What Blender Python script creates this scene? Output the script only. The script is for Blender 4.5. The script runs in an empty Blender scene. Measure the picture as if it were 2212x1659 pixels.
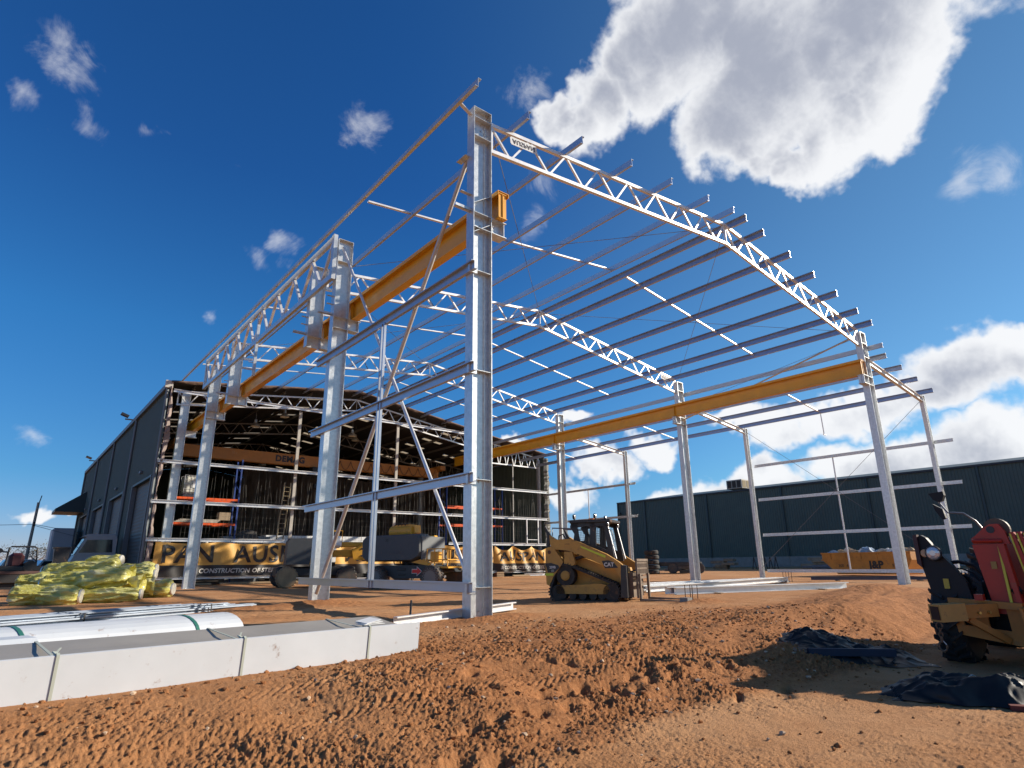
import bpy, math, random
import numpy as np
from mathutils import Matrix, Vector

random.seed(7)
rng = np.random.RandomState(11)
scene = bpy.context.scene
col = scene.collection
R = math.radians

# ---------------------------------------------------------------- camera, light, exposure
EYE = 1.05
YAW, PITCH, ROLL = R(39.27), R(16.39), R(-0.655)
fw = Vector((math.sin(YAW)*math.cos(PITCH), math.cos(YAW)*math.cos(PITCH), math.sin(PITCH)))
rt = Vector((math.cos(YAW), -math.sin(YAW), 0)); up = rt.cross(fw)
c_, s_ = math.cos(ROLL), math.sin(ROLL)
rt2 = rt*c_ + up*s_; up2 = up*c_ - rt*s_
cam_d = bpy.data.cameras.new("camera"); cam = bpy.data.objects.new("camera", cam_d); col.objects.link(cam)
cam_d.lens = 36*1317.3/2212; cam_d.sensor_width = 36; cam_d.sensor_fit = 'HORIZONTAL'
cam_d.clip_start = 0.05; cam_d.clip_end = 20000
m = Matrix((rt2, up2, -fw)).transposed().to_4x4(); m.translation = (0, 0, EYE); cam.matrix_world = m
scene.camera = cam

SUN_EL, SUN_AZ = R(23.4), R(115.5)            # azimuth clockwise from +Y
sun_dir = Vector((math.sin(SUN_AZ)*math.cos(SUN_EL), math.cos(SUN_AZ)*math.cos(SUN_EL), math.sin(SUN_EL)))
sl = bpy.data.lights.new("sun", 'SUN'); sl.energy = 5.0; sl.angle = R(0.53); sl.color = (1.0, 0.9, 0.76)
so = bpy.data.objects.new("sun", sl); col.objects.link(so); so.location = (30, -20, 40)
so.rotation_euler = (-sun_dir).to_track_quat('-Z', 'Y').to_euler()

scene.view_settings.view_transform = 'Standard'; scene.view_settings.look = 'None'
scene.view_settings.exposure = 0.52; scene.view_settings.gamma = 1.0
scene.view_settings.use_curve_mapping = False
scene.render.engine = 'CYCLES'
scene.cycles.max_bounces = 6; scene.cycles.diffuse_bounces = 3; scene.cycles.glossy_bounces = 3
scene.cycles.transparent_max_bounces = 12; scene.cycles.use_denoising = True
scene.cycles.sample_clamp_indirect = 6

world = bpy.data.worlds.new("World"); scene.world = world; world.use_nodes = True
wt = world.node_tree; wt.nodes.clear()

class NT:
    """compact node builder"""
    def __init__(s, t): s.t = t
    def n(s, typ, ins=None, **kw):
        nd = s.t.nodes.new(typ)
        for k, v in kw.items(): setattr(nd, k, v)
        if ins:
            for k, v in ins.items():
                sk = nd.inputs[k]
                if isinstance(v, bpy.types.NodeSocket): s.t.links.new(v, sk)
                else: sk.default_value = v
        return nd
    def math(s, op, a, b=0.0, c=0.0, clamp=False):
        nd = s.n('ShaderNodeMath', {0: a, 1: b, 2: c}, operation=op, use_clamp=clamp); return nd.outputs[0]
    def vmath(s, op, a, b=(0, 0, 0)):
        nd = s.n('ShaderNodeVectorMath', {0: a, 1: b}, operation=op)
        return nd.outputs['Value'] if op in ('DISTANCE', 'LENGTH', 'DOT_PRODUCT') else nd.outputs[0]
    def noise(s, vec, scale, detail=4, rough=0.55, dist=0.0, dim='3D'):
        nd = s.n('ShaderNodeTexNoise', {'Scale': scale, 'Detail': detail, 'Roughness': rough, 'Distortion': dist}, noise_dimensions=dim)
        if vec is not None: s.t.links.new(vec, nd.inputs['Vector'])
        return nd.outputs['Fac']
    def ramp(s, fac, stops, interp='LINEAR'):
        nd = s.n('ShaderNodeValToRGB', {0: fac}); cr = nd.color_ramp; cr.interpolation = interp
        while len(cr.elements) < len(stops): cr.elements.new(0.5)
        for e, (p, c) in zip(cr.elements, stops):
            e.position = p; e.color = (c[0], c[1], c[2], 1) if hasattr(c, '__len__') else (c, c, c, 1)
        return nd.outputs[0]
    def mix(s, fac, a, b, blend='MIX'):
        nd = s.n('ShaderNodeMix', data_type='RGBA', blend_type=blend)
        for k, v in ((0, fac), (6, a), (7, b)):
            if isinstance(v, bpy.types.NodeSocket): s.t.links.new(v, nd.inputs[k])
            else: nd.inputs[k].default_value = v if not hasattr(v, '__len__') or len(v) == 4 else (*v, 1)
        return nd.outputs[2]
    def smooth(s, x, a, b):
        nd = s.n('ShaderNodeMapRange', {'Value': x, 'From Min': a, 'From Max': b}, interpolation_type='SMOOTHSTEP'); return nd.outputs[0]

def build_sky():
    N = NT(wt)
    sky = N.n('ShaderNodeTexSky', sky_type='NISHITA', sun_disc=False, sun_elevation=SUN_EL, sun_rotation=SUN_AZ,
              altitude=300, air_density=1.0, dust_density=0.15, ozone_density=3.0)
    tc = N.n('ShaderNodeTexCoord'); d = N.vmath('NORMALIZE', tc.outputs['Generated'])
    # clouds: (azimuth, elevation, angular radius, strength, vertical flattening)
    big = [(60.3,44.6,8.7),(68.7,40.5,9.2),(76.7,39.8,7.2),(63.7,37.3,6.3),(69.9,34.3,4.2),(64.1,34.3,3.6),
           (67.2,33.0,3.0),(75.5,34.9,4.6),(77.3,36.6,4.4),(54.9,41.8,5.4),(48.6,40.0,4.2),(44.5,40.3,2.8),(82.0,44.9,11.3),(88.5,47.5,11.5),(66.5,50.4,13.1)]
    wisp = [(40.9,42.6,2.89),(-2.5,36.6,2.6),(-0.8,36.5,2.36),(5.1,34.5,1.61),(-3.5,32.7,2.11),(0.9,33.8,2.11),(11.3,32.6,1.61),(14.7,25.4,2.11),(16.8,27.1,1.98),(22.7,38.0,2.36),(11.1,19.3,1.49),(-0.5,9.2,1.74),(41.7,34.0,3.91),(40.6,30.8,2.89),(80.2,27.5,3.06),(83.0,26.9,3.06)]
    bank = [(78.1,13.7,5.6),(80.8,13.6,4.6),(83.5,12.5,5.0),(74.2,12.7,3.6),(70.6,12.0,3.8),(67.0,11.3,4.2),(63.2,10.5,4.2),(59.6,11.6,2.8),
            (77.5,7.6,5.8),(72.0,7.6,5.0),(67.0,7.2,5.0),(61.6,6.6,4.4),(82.5,7.6,5.2),(57.3,5.6,4.2),(53.0,5.2,3.6),(47.6,8.4,3.6),(44.5,5.6,3.2),
            (52.0,10.2,3.2),(38.9,10.6,2.4),(45.6,12.6,2.2),(1.7,3.9,1.25),(3.4,4.5,1.0),(88,12,6),(95,10,6),(104,12,7),(118,9,6),(132,12,8),(150,10,7),(-24,6,5),(-42,9,6),(-70,8,6),(-100,10,7),(180,9,7),(215,10,8)]
    def density(vec):
        best = None
        warp = N.n('ShaderNodeTexNoise', {'Scale': 5.5, 'Detail': 5.0, 'Roughness': 0.62}); wt.links.new(vec, warp.inputs['Vector'])
        wv = N.vmath('SUBTRACT', warp.outputs['Color'], (0.5, 0.5, 0.5))
        sc = N.n('ShaderNodeVectorMath', {0: wv, 'Scale': 0.15}, operation='SCALE').outputs[0]
        vw = N.vmath('ADD', vec, sc)
        flat = N.vmath('MULTIPLY', vw, (1, 1, 1.9))
        out = []
        for grp, src, fl, w in ((big, vw, 1.0, 1.0), (wisp, vw, 1.0, 0.47), (bank, flat, 1.9, 0.82)):
            best = None
            for az, el, r in grp:
                a, e = R(az), R(el)
                c = (math.sin(a)*math.cos(e), math.cos(a)*math.cos(e), math.sin(e)*fl)
                di = N.vmath('DISTANCE', src, c)
                rr = R(r)*(1.15 if fl > 1 else 1.08)
                v = N.math('MULTIPLY_ADD', di, -w/rr, w)
                best = v if best is None else N.math('MAXIMUM', best, v)
            out.append(best)
        dn = N.math('MAXIMUM', out[0], out[2])
        n1 = N.noise(vec, 11, 8, 0.58, 0.15)
        n2 = N.noise(vec, 3.2, 4, 0.55)
        t = N.math('MULTIPLY_ADD', n1, 1.15, N.math('MULTIPLY', dn, 1.25))
        tw = N.math('MULTIPLY_ADD', N.noise(vec, 9, 12, 0.68, 1.2), 1.15, N.math('MULTIPLY', out[1], 1.25))
        return N.math('MULTIPLY_ADD', n2, 0.25, t), N.math('MULTIPLY_ADD', n2, 0.25, tw)
    t0, dn = density(d)
    toward = N.vmath('ADD', d, tuple(sun_dir*0.055 + Vector((0, 0, 0.0))))
    t1, _ = density(toward)
    cov = N.math('MAXIMUM', N.smooth(t0, 0.90, 1.24), N.math('MULTIPLY', N.smooth(dn, 0.92, 1.45), .50))
    thick = N.smooth(t0, 1.0, 1.65)
    shade = N.smooth(t1, 0.85, 1.62)
    g = N.math('MULTIPLY', thick, shade)
    ccol = N.mix(g, (9.6, 9.7, 9.9), (4.1, 4.4, 5.3))
    z = N.n('ShaderNodeSeparateXYZ', {0: d}).outputs[2]
    t_far = N.ramp(z, [(0.0, (.78,.80,1.30)), (.12, (.40,.84,1.22)), (.33, (.29,.93,1.42)), (.55, (.21,.72,1.30)), (1.0, (.22,.72,1.25))])
    near = N.smooth(N.vmath('DOT_PRODUCT', d, tuple(sun_dir)), .25, .85)
    tint = N.mix(near, t_far, (.70, 1.08, 1.22))
    base = N.mix(1.0, sky.outputs[0], tint, 'MULTIPLY')
    mixed = N.mix(N.math('MULTIPLY', cov, 0.97), base, ccol)
    bg = N.n('ShaderNodeBackground', {'Color': mixed, 'Strength': 0.069})
    o = N.n('ShaderNodeOutputWorld'); wt.links.new(bg.outputs[0], o.inputs[0])
build_sky()

# ---------------------------------------------------------------- mesh helpers
class MB:
    def __init__(s): s.v = []; s.f = []; s.m = []
    def add(s, vs, fs, mi=0):
        o = len(s.v); s.v += [tuple(v) for v in vs]; s.f += [tuple(i+o for i in f) for f in fs]; s.m += [mi]*len(fs)
    def box(s, x0, x1, y0, y1, z0, z1, mi=0):
        s.add([(x0,y0,z0),(x1,y0,z0),(x1,y1,z0),(x0,y1,z0),(x0,y0,z1),(x1,y0,z1),(x1,y1,z1),(x0,y1,z1)],
              [(0,3,2,1),(4,5,6,7),(0,1,5,4),(1,2,6,5),(2,3,7,6),(3,0,4,7)], mi)
    def rbox(s, c, size, rot=(0, 0, 0), mi=0):
        M = Matrix.Translation(c) @ (Matrix.Rotation(rot[2], 4, 'Z') @ Matrix.Rotation(rot[1], 4, 'Y') @ Matrix.Rotation(rot[0], 4, 'X'))
        x, y, z = (q/2 for q in size)
        vs = [M @ Vector(p) for p in ((-x,-y,-z),(x,-y,-z),(x,y,-z),(-x,y,-z),(-x,-y,z),(x,-y,z),(x,y,z),(-x,y,z))]
        s.add(vs, [(0,3,2,1),(4,5,6,7),(0,1,5,4),(1,2,6,5),(2,3,7,6),(3,0,4,7)], mi)
    def bbox(s, x0, x1, y0, y1, z0, z1, b=0.03, mi=0):
        """box with chamfered edges"""
        b = min(b, (x1-x0)*.45, (y1-y0)*.45, (z1-z0)*.45)
        vs = []; idx = {}
        for ix, X in ((0, x0), (1, x1)):
            for iy, Y in ((0, y0), (1, y1)):
                for iz, Z in ((0, z0), (1, z1)):
                    sx, sy, sz = (1 if ix == 0 else -1), (1 if iy == 0 else -1), (1 if iz == 0 else -1)
                    for k, p in enumerate(((X, Y+sy*b, Z+sz*b), (X+sx*b, Y, Z+sz*b), (X+sx*b, Y+sy*b, Z))):
                        idx[(ix, iy, iz, k)] = len(vs); vs.append(p)
        g = lambda *a: idx[a]
        F = []
        for i in (0, 1):
            F.append((g(i,0,0,0), g(i,1,0,0), g(i,1,1,0), g(i,0,1,0)))
            F.append((g(0,i,0,1), g(1,i,0,1), g(1,i,1,1), g(0,i,1,1)))
            F.append((g(0,0,i,2), g(1,0,i,2), g(1,1,i,2), g(0,1,i,2)))
        for a in (0, 1):
            for c in (0, 1):
                F.append((g(0,a,c,1), g(1,a,c,1), g(1,a,c,2), g(0,a,c,2)))
                F.append((g(a,0,c,0), g(a,1,c,0), g(a,1,c,2), g(a,0,c,2)))
                F.append((g(a,c,0,0), g(a,c,1,0), g(a,c,1,1), g(a,c,0,1)))
                for e in (0, 1): pass
        for a in (0, 1):
            for c in (0, 1):
                for e in (0, 1): F.append((g(a,c,e,0), g(a,c,e,1), g(a,c,e,2)))
        s.add(vs, F, mi)
    def sweep(s, p0, p1, poly, upv=(0, 0, 1), mi=0, caps=True):
        """extrude a 2D section (u sideways, v along up) from p0 to p1"""
        p0, p1 = Vector(p0), Vector(p1); d = (p1-p0).normalized(); upv = Vector(upv)
        u = d.cross(upv)
        if u.length < 1e-4: u = d.cross(Vector((1, 0, 0)))
        u.normalize(); v = u.cross(d)
        n = len(poly)
        vs = [p0+u*a+v*b for a, b in poly] + [p1+u*a+v*b for a, b in poly]
        F = [(i, (i+1) % n, n+(i+1) % n, n+i) for i in range(n)]
        if caps: F += [tuple(range(n))[::-1], tuple(range(n, 2*n))]
        s.add(vs, F, mi)
    def cyl(s, p0, p1, r0, r1=None, n=12, caps=True, mi=0):
        r1 = r0 if r1 is None else r1
        p0, p1 = Vector(p0), Vector(p1); d = (p1-p0).normalized()
        a = Vector((0, 0, 1)) if abs(d.z) < .9 else Vector((1, 0, 0))
        u = d.cross(a).normalized(); v = d.cross(u)
        vs = []
        for p, r in ((p0, r0), (p1, r1)):
            vs += [p + (u*math.cos(t)+v*math.sin(t))*r for t in (2*math.pi*i/n for i in range(n))]
        F = [(i, (i+1) % n, n+(i+1) % n, n+i) for i in range(n)]
        if caps: F += [tuple(range(n))[::-1], tuple(range(n, 2*n))]
        s.add(vs, F, mi)
    def tube(s, pts, r, n=8, mi=0):
        pts = [Vector(p) for p in pts]; vs = []
        for i, p in enumerate(pts):
            d = (pts[min(i+1, len(pts)-1)]-pts[max(i-1, 0)]).normalized()
            a = Vector((0, 0, 1)) if abs(d.z) < .95 else Vector((1, 0, 0))
            u = d.cross(a).normalized(); v = d.cross(u)
            vs += [p+(u*math.cos(2*math.pi*k/n)+v*math.sin(2*math.pi*k/n))*r for k in range(n)]
        F = []
        for i in range(len(pts)-1):
            for k in range(n): F.append((i*n+k, i*n+(k+1) % n, (i+1)*n+(k+1) % n, (i+1)*n+k))
        F += [tuple(range(n))[::-1], tuple(range((len(pts)-1)*n, len(pts)*n))]
        s.add(vs, F, mi)
    def prism(s, poly, a0, a1, axis='y', mi=0):
        """extrude polygon: axis y -> poly in (x,z); axis x -> (y,z); axis z -> (x,y)"""
        n = len(poly)
        f = {'y': lambda p, a: (p[0], a, p[1]), 'x': lambda p, a: (a, p[0], p[1]), 'z': lambda p, a: (p[0], p[1], a)}[axis]
        vs = [f(p, a0) for p in poly]+[f(p, a1) for p in poly]
        s.add(vs, [(i, (i+1) % n, n+(i+1) % n, n+i) for i in range(n)]+[tuple(range(n))[::-1], tuple(range(n, 2*n))], mi)
    def lathe(s, c, axis, prof, n=24, mi=0):
        """prof: list of (offset along axis, radius)"""
        c = Vector(c); d = Vector(axis).normalized()
        a = Vector((0, 0, 1)) if abs(d.z) < .9 else Vector((1, 0, 0))
        u = d.cross(a).normalized(); v = d.cross(u); vs = []
        for o, r in prof: vs += [c+d*o+(u*math.cos(2*math.pi*k/n)+v*math.sin(2*math.pi*k/n))*r for k in range(n)]
        F = []
        for i in range(len(prof)-1):
            for k in range(n): F.append((i*n+k, i*n+(k+1) % n, (i+1)*n+(k+1) % n, (i+1)*n+k))
        F += [tuple(range(n))[::-1], tuple(range((len(prof)-1)*n, len(prof)*n))]
        s.add(vs, F, mi)
    def mesh(s, name, mats, smooth=False):
        me = bpy.data.meshes.new(name); me.from_pydata(s.v, [], s.f)
        for q in (mats if isinstance(mats, (list, tuple)) else [mats]): me.materials.append(q)
        if any(s.m): me.polygons.foreach_set('material_index', s.m)
        if smooth: me.polygons.foreach_set('use_smooth', [True]*len(me.polygons))
        me.update()
        import bmesh
        bm = bmesh.new(); bm.from_mesh(me); bmesh.ops.recalc_face_normals(bm, faces=bm.faces); bm.to_mesh(me); bm.free()
        if smooth:
            try: me.set_sharp_from_angle(angle=R(35))
            except Exception: pass
        return me
    def build(s, name, mats, parent=None, smooth=False, world=True, **props):
        """world=True: vertices are in world space; they are shifted under an unrotated parent"""
        if parent is not None and world:
            o = Vector(parent_origin(parent)); s.v = [tuple(Vector(v)-o) for v in s.v]
        ob = bpy.data.objects.new(name, s.mesh(name, mats, smooth)); col.objects.link(ob)
        if parent is not None: ob.parent = parent
        for k, v in props.items(): ob[k] = v
        return ob

def parent_origin(p):
    o = Vector((0, 0, 0))
    while p is not None: o += Vector(p.location); p = p.parent
    return o
def thing(name, label, cat, loc=(0, 0, 0), rz=0.0, group=None, scale=1.0):
    o = bpy.data.objects.new(name, None); col.objects.link(o); o.empty_display_size = 0.3
    o.location = loc; o.rotation_euler = (0, 0, rz); o.scale = (scale,)*3
    o['label'] = label; o['category'] = cat
    if group: o['group'] = group
    return o
def tag(o, label, cat, group=None):
    o['label'] = label; o['category'] = cat
    if group: o['group'] = group
    return o
def kids(o): return [c for c in bpy.data.objects if c.parent == o]
def copy_tree(o, parent=None):
    c = o.copy(); col.objects.link(c); c.parent = parent
    for ch in kids(o):
        if ch is not c: copy_tree(ch, c)
    return c
def text(name, body, size, M, mat, parent=None, depth=0.006, shear=0.0, bold=0.0, spacing=1.0, warp=None, align='CENTER', **props):
    cu = bpy.data.curves.new(name, 'FONT'); cu.body = body; cu.size = size; cu.extrude = depth/2; cu.shear = shear
    cu.offset = bold; cu.space_character = spacing; cu.align_x = align; cu.align_y = 'CENTER'; cu.resolution_u = 3
    tmp = bpy.data.objects.new(name+'_tmp', cu); col.objects.link(tmp)
    dg = bpy.context.evaluated_depsgraph_get(); me = bpy.data.meshes.new_from_object(tmp.evaluated_get(dg))
    bpy.data.objects.remove(tmp); bpy.data.curves.remove(cu)
    me.transform(M)
    if warp:
        for v in me.vertices: v.co = warp(v.co)
    me.materials.clear(); me.materials.append(mat); me.name = name
    ob = bpy.data.objects.new(name, me); col.objects.link(ob)
    if parent is not None: ob.parent = parent
    for k, v in props.items(): ob[k] = v
    return ob
def frame_m(origin, xa, ya):
    xa, ya = Vector(xa).normalized(), Vector(ya).normalized(); za = xa.cross(ya)
    M = Matrix((xa, ya, za)).transposed().to_4x4(); M.translation = origin; return M

def Isec(b, h, tf=.014, tw=.01):
    return [(-b/2,-h/2),(b/2,-h/2),(b/2,-h/2+tf),(tw/2,-h/2+tf),(tw/2,h/2-tf),(b/2,h/2-tf),(b/2,h/2),(-b/2,h/2),(-b/2,h/2-tf),(-tw/2,h/2-tf),(-tw/2,-h/2+tf),(-b/2,-h/2+tf)]
def Csec(b, h, t=.010, lip=.025):   # web on the left (u=-b/2), open to the right
    return [(-b/2,-h/2),(b/2,-h/2),(b/2,-h/2+lip),(b/2-t,-h/2+lip),(b/2-t,-h/2+t),(-b/2+t,-h/2+t),(-b/2+t,h/2-t),(b/2-t,h/2-t),(b/2-t,h/2-lip),(b/2,h/2-lip),(b/2,h/2),(-b/2,h/2)]
def Zsec(b, h, t=.010, lip=.028, flip=1):
    p = [(-t/2,h/2),(b,h/2),(b,h/2-lip),(b-t,h/2-lip),(b-t,h/2-t),(t/2,h/2-t),(t/2,-h/2),(-b,-h/2),(-b,-h/2+lip),(-b+t,-h/2+lip),(-b+t,-h/2+t),(-t/2,-h/2+t)]
    return [(a*flip, v) for a, v in p]
def Rsec(b, h): return [(-b/2,-h/2),(b/2,-h/2),(b/2,h/2),(-b/2,h/2)]

# ---------------------------------------------------------------- materials
MATS = {}
def mat(name, color, rough=.6, metal=0.0, var=0.0, vscale=3.0, bump=0.0, bscale=40.0, color2=None, spec=.5, obj_coord=True, stretch=None, dirt=0.0, coat=0.0, detail=5):
    if name in MATS: return MATS[name]
    m = bpy.data.materials.new(name); m.use_nodes = True; t = m.node_tree; t.nodes.clear(); N = NT(t)
    tc = N.n('ShaderNodeTexCoord'); vec = tc.outputs['Object']
    if stretch: vec = N.vmath('MULTIPLY', vec, stretch)
    c = (*color, 1)
    b = N.n('ShaderNodeBsdfPrincipled', {'Roughness': rough, 'Metallic': metal, 'Specular IOR Level': spec, 'Coat Weight': coat})
    cs = None
    if var > 0 or color2:
        f = N.noise(vec, vscale, detail, 0.6)
        c2 = color2 or tuple(max(0, x*(1-var)) for x in color)
        c1 = color if color2 else tuple(min(1, x*(1+var*.6)) for x in color)
        cs = N.ramp(f, [(0.3, c2), (0.7, c1)])
        rr = N.n('ShaderNodeMapRange', {'Value': f, 'To Min': rough*.8, 'To Max': min(1, rough*1.2)}).outputs[0]
        t.links.new(rr, b.inputs['Roughness'])
    if dirt > 0:
        f2 = N.noise(tc.outputs['Object'], 6, 7, 0.7)
        f3 = N.smooth(f2, 0.62-dirt*.3, 0.72)
        cs = N.mix(N.math('MULTIPLY', f3, .75), cs if cs is not None else c, (0.22, 0.105, 0.05, 1))
    if cs is not None: t.links.new(cs, b.inputs['Base Color'])
    else: b.inputs['Base Color'].default_value = c
    if bump > 0:
        h = N.noise(vec, bscale, 4, .6)
        bp = N.n('ShaderNodeBump', {'Strength': bump, 'Distance': .01, 'Height': h}); t.links.new(bp.outputs[0], b.inputs['Normal'])
    o = N.n('ShaderNodeOutputMaterial'); t.links.new(b.outputs[0], o.inputs[0])
    m.diffuse_color = c; MATS[name] = m; return m

GALV = mat('galvanised steel', (.63,.65,.655), rough=.38, metal=.66, var=.18, vscale=9)
GALV2 = mat('galvanised purlin', (.43,.47,.54), rough=.36, metal=.70, var=.05, vscale=2.0)
GALVW = mat('pregalvanised tube', (.74,.74,.735), rough=.40, metal=.45, var=.10, vscale=4)
BRACE = mat('weathered brace tube', (.52,.50,.47), rough=.5, metal=.55, var=.15)
YEL = mat('crane yellow paint', (.74,.36,.015), rough=.42, var=.10, vscale=1.5, coat=.2)
WIREM = mat('steel wire', (.22,.22,.22), rough=.5, metal=.6)
BOLT = mat('bolt steel', (.5,.5,.5), rough=.4, metal=.9)
BLACK = mat('black rubber', (.022,.021,.02), rough=.75, var=.3, bump=.2, dirt=.25)
BLKP = mat('black paint', (.018,.018,.020), rough=.45, dirt=.2)
GLASS = mat('dark glass', (.02,.025,.03), rough=.08, spec=.8)
WHITE = mat('white paint', (.78,.78,.76), rough=.45, var=.06)
GREENW = mat('dark green wall sheeting', (.090,.120,.100), rough=.55, metal=.0, var=.12, vscale=.6, spec=.4)
GREENT = mat('green flashing', (.035,.06,.06), rough=.5, var=.1)
GREYTRIM = mat('grey downpipe', (.16,.18,.19), rough=.5, var=.1)
CONC = mat('concrete', (.27,.255,.23), rough=.85, var=.2, vscale=2, bump=.2)
# ---------------------------------------------------------------- ground
def _hash(ix, iy, seed):
    h = (ix.astype(np.int64)*374761393 + iy.astype(np.int64)*668265263 + seed*1442695041) & 0xffffffff
    h = ((h ^ (h >> 13))*1274126177) & 0xffffffff
    h = (h ^ (h >> 16)) & 0xffffffff
    return h.astype(np.float64)/4294967295.0
def vnoise(x, y, seed=0):
    x0 = np.floor(x); y0 = np.floor(y); fx = x-x0; fy = y-y0
    u = fx*fx*fx*(fx*(fx*6-15)+10); v = fy*fy*fy*(fy*(fy*6-15)+10)
    def g(ix, iy, dx, dy):
        a = _hash(ix, iy, seed)*2*np.pi; return np.cos(a)*dx+np.sin(a)*dy
    n00 = g(x0, y0, fx, fy); n10 = g(x0+1, y0, fx-1, fy); n01 = g(x0, y0+1, fx, fy-1); n11 = g(x0+1, y0+1, fx-1, fy-1)
    return ((n00*(1-u)+n10*u)*(1-v)+(n01*(1-u)+n11*u)*v)*1.5
def sst(a, b, x):
    t = np.clip((x-a)/(b-a), 0, 1); return t*t*(3-2*t)
def lump(x, y, cx, cy, rx, ry, h, rot=0.0):
    c, s = math.cos(rot), math.sin(rot); dx, dy = x-cx, y-cy
    u = (dx*c+dy*s)/rx; v = (-dx*s+dy*c)/ry
    return h*np.exp(-(u*u+v*v))
PITS = []
_r = random.Random(5)
for k in range(11): PITS.append((3.4+k*.30+_r.uniform(-.06,.06), 4.75+.02*k+_r.uniform(-.05,.05), .10, .065, .10))
for k in range(12): PITS.append((4.6+k*.33+_r.uniform(-.05,.05), 5.25-.03*k+_r.uniform(-.05,.05), .09, .06, .09))
for k in range(14): PITS.append((_r.uniform(2.2,8.5), _r.uniform(4.1,6.2), _r.uniform(.05,.13), _r.uniform(.04,.09), _r.uniform(.05,.11)))
for k in range(8): PITS.append((.9+k*.34+_r.uniform(-.08,.08), 4.25+_r.uniform(-.1,.1), .12, .08, .12))
def height(x, y, fine=True):
    x = np.asarray(x, float); y = np.asarray(y, float)
    wob = vnoise(x*.35, y*.35, 3)*.5 + vnoise(x*1.3, y*1.3, 4)*.16
    edge = y + wob - .25*sst(9, 14, x)*0
    low = 1-sst(4.15, 6.5, edge)
    far = sst(16, 22, x)                       # the step dies out to the right
    h = -.44*low*(1-far)
    h = h + .008*np.clip(x-38, 0, 60) + .02*vnoise(x*.12, y*.12, 9)*sst(3, 9, np.hypot(x, y))
    # spoil heaps
    h = h + lump(x,y,12.6,6.4,1.6,.55,.17,-.25) + lump(x,y,16.5,7.0,2.0,.8,.22,.15) + lump(x,y,14.2,5.6,1.3,.5,.16,0) + lump(x,y,21.5,8.4,2.4,1.0,.30,0)
    h = h + lump(x,y,8.3,10.2,.7,.35,.07,.4) + lump(x,y,7.2,10.0,.5,.3,.06,0) + lump(x,y,7.2,17.6,1.2,.6,.12,.3) + lump(x,y,5.6,16.6,1.3,.5,.10,0)
    h = h + lump(x,y,14.4,9.9,.8,.35,.10,0) + lump(x,y,28.4,15.0,.9,.6,.10,0) + lump(x,y,25.5,24,4,1.2,.22,.2) + lump(x,y,9.2,6.0,.8,.35,.03,.3)
    h = h - lump(x,y,8.75,10.75,.22,.12,.07,.2) + lump(x,y,6.3,4.9,1.0,.22,.05,.1)
    strip = sst(4.0, 4.7, edge)*(1-sst(7.4, 9.8, edge+.6*vnoise(x*.4, y*.4, 21)))
    loose = np.clip(strip + .0*x, 0, 1)*(1-far*.5)
    heaps = lump(x,y,12.6,6.4,2.2,.9,1,-.25)+lump(x,y,16.5,7.0,2.6,1.1,1,.15)+lump(x,y,21.5,8.4,3,1.4,1)+lump(x,y,7.6,10.2,1.6,.8,1,.2)+lump(x,y,6.4,17.1,2.6,1.2,1,.2)+lump(x,y,14.4,9.9,1.3,.6,1)+lump(x,y,25.5,24,4,1.4,.6,.2)
    loose = np.clip(loose+heaps, 0, 1)
    leftg = (1-sst(2.5, 4.5, x))*sst(3.0, 5.0, y)*(1-sst(6.8, 7.6, y))
    loose = np.clip(loose*(1-.55*leftg), 0, 1)
    if fine:
        r = np.hypot(x, y)
        f1 = 1-sst(18, 40, r); f2 = 1-sst(9, 18, r)
        amp = .42+.58*loose
        fur = np.sin((y+.16*vnoise(x*.5, y*.9, 61)*3-.05*x)*2*np.pi/.62)*.016*(1-sst(7.5, 9.5, y))*sst(3.6, 4.6, y)
        big = vnoise(x*1.4, y*1.4, 31)*.026+np.abs(vnoise(x*2.9, y*2.9, 32))*.020+fur
        mid = vnoise(x*6.5, y*6.5, 33)*.013 + (1-np.abs(vnoise(x*15, y*15, 34))*2)*.012
        sm = (1-np.abs(vnoise(x*24, y*24, 35))*2.0)*.015 + vnoise(x*42, y*42, 36)*.011
        patch = .35+1.05*np.clip(vnoise(x*.8, y*.8, 40)+.5, 0, 1.2)
        h = h + (big*f1*amp + (mid*f1+sm*f2)*amp*patch)
        clod = np.clip(vnoise(x*19+3, y*19, 50)-.18, 0, 1)*.040 + np.clip(vnoise(x*34, y*34+8, 51)-.12, 0, 1)*.040
        h = h + clod*f2*(.18+.82*loose)*patch
        tiny = vnoise(x*60, y*60, 37)*.0050 + vnoise(x*85, y*85, 38)*.0030
        h = h + tiny*(1-sst(5, 10, r))
        for cx, cy, rx, ry, dp in PITS: h = h - lump(x, y, cx, cy, rx, ry, dp, .5)*(1-far)
        # cleated tyre marks pressed into the bank and the yard
        for yc, ang, ph in ((6.3, .04, 0.), (7.6, .06, 1.), (5.55, -.02, 2.)):
            t = y-yc-ang*(x-4)
            band = np.exp(-(t/.17)**4)*sst(1.2, 2.5, x)*(1-sst(8, 12, x))
            h = h + band*(-.012+.009*np.sin((x+np.abs(t)*1.3)*2*np.pi/.105+ph)*f2)
        h = h*(1-lump(x, y, 1.4, 7.35, 3.2, .8, 1, .11)) + (-.035)*lump(x, y, 1.4, 7.35, 3.2, .8, 1, .11)
        for xc, yc, sl in ((0, 13.2, .02), (0, 14.9, .02), (0, 19.8, .03), (0, 21.9, -.02), (0, 23.6, 0.)):
            t = y-yc-sl*x; h = h - .035*np.exp(-(t/.16)**2)*f1*sst(2, 6, y)
    return h, loose
def gz(x, y):
    return float(height(np.array([x]), np.array([y]), False)[0][0])

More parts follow.
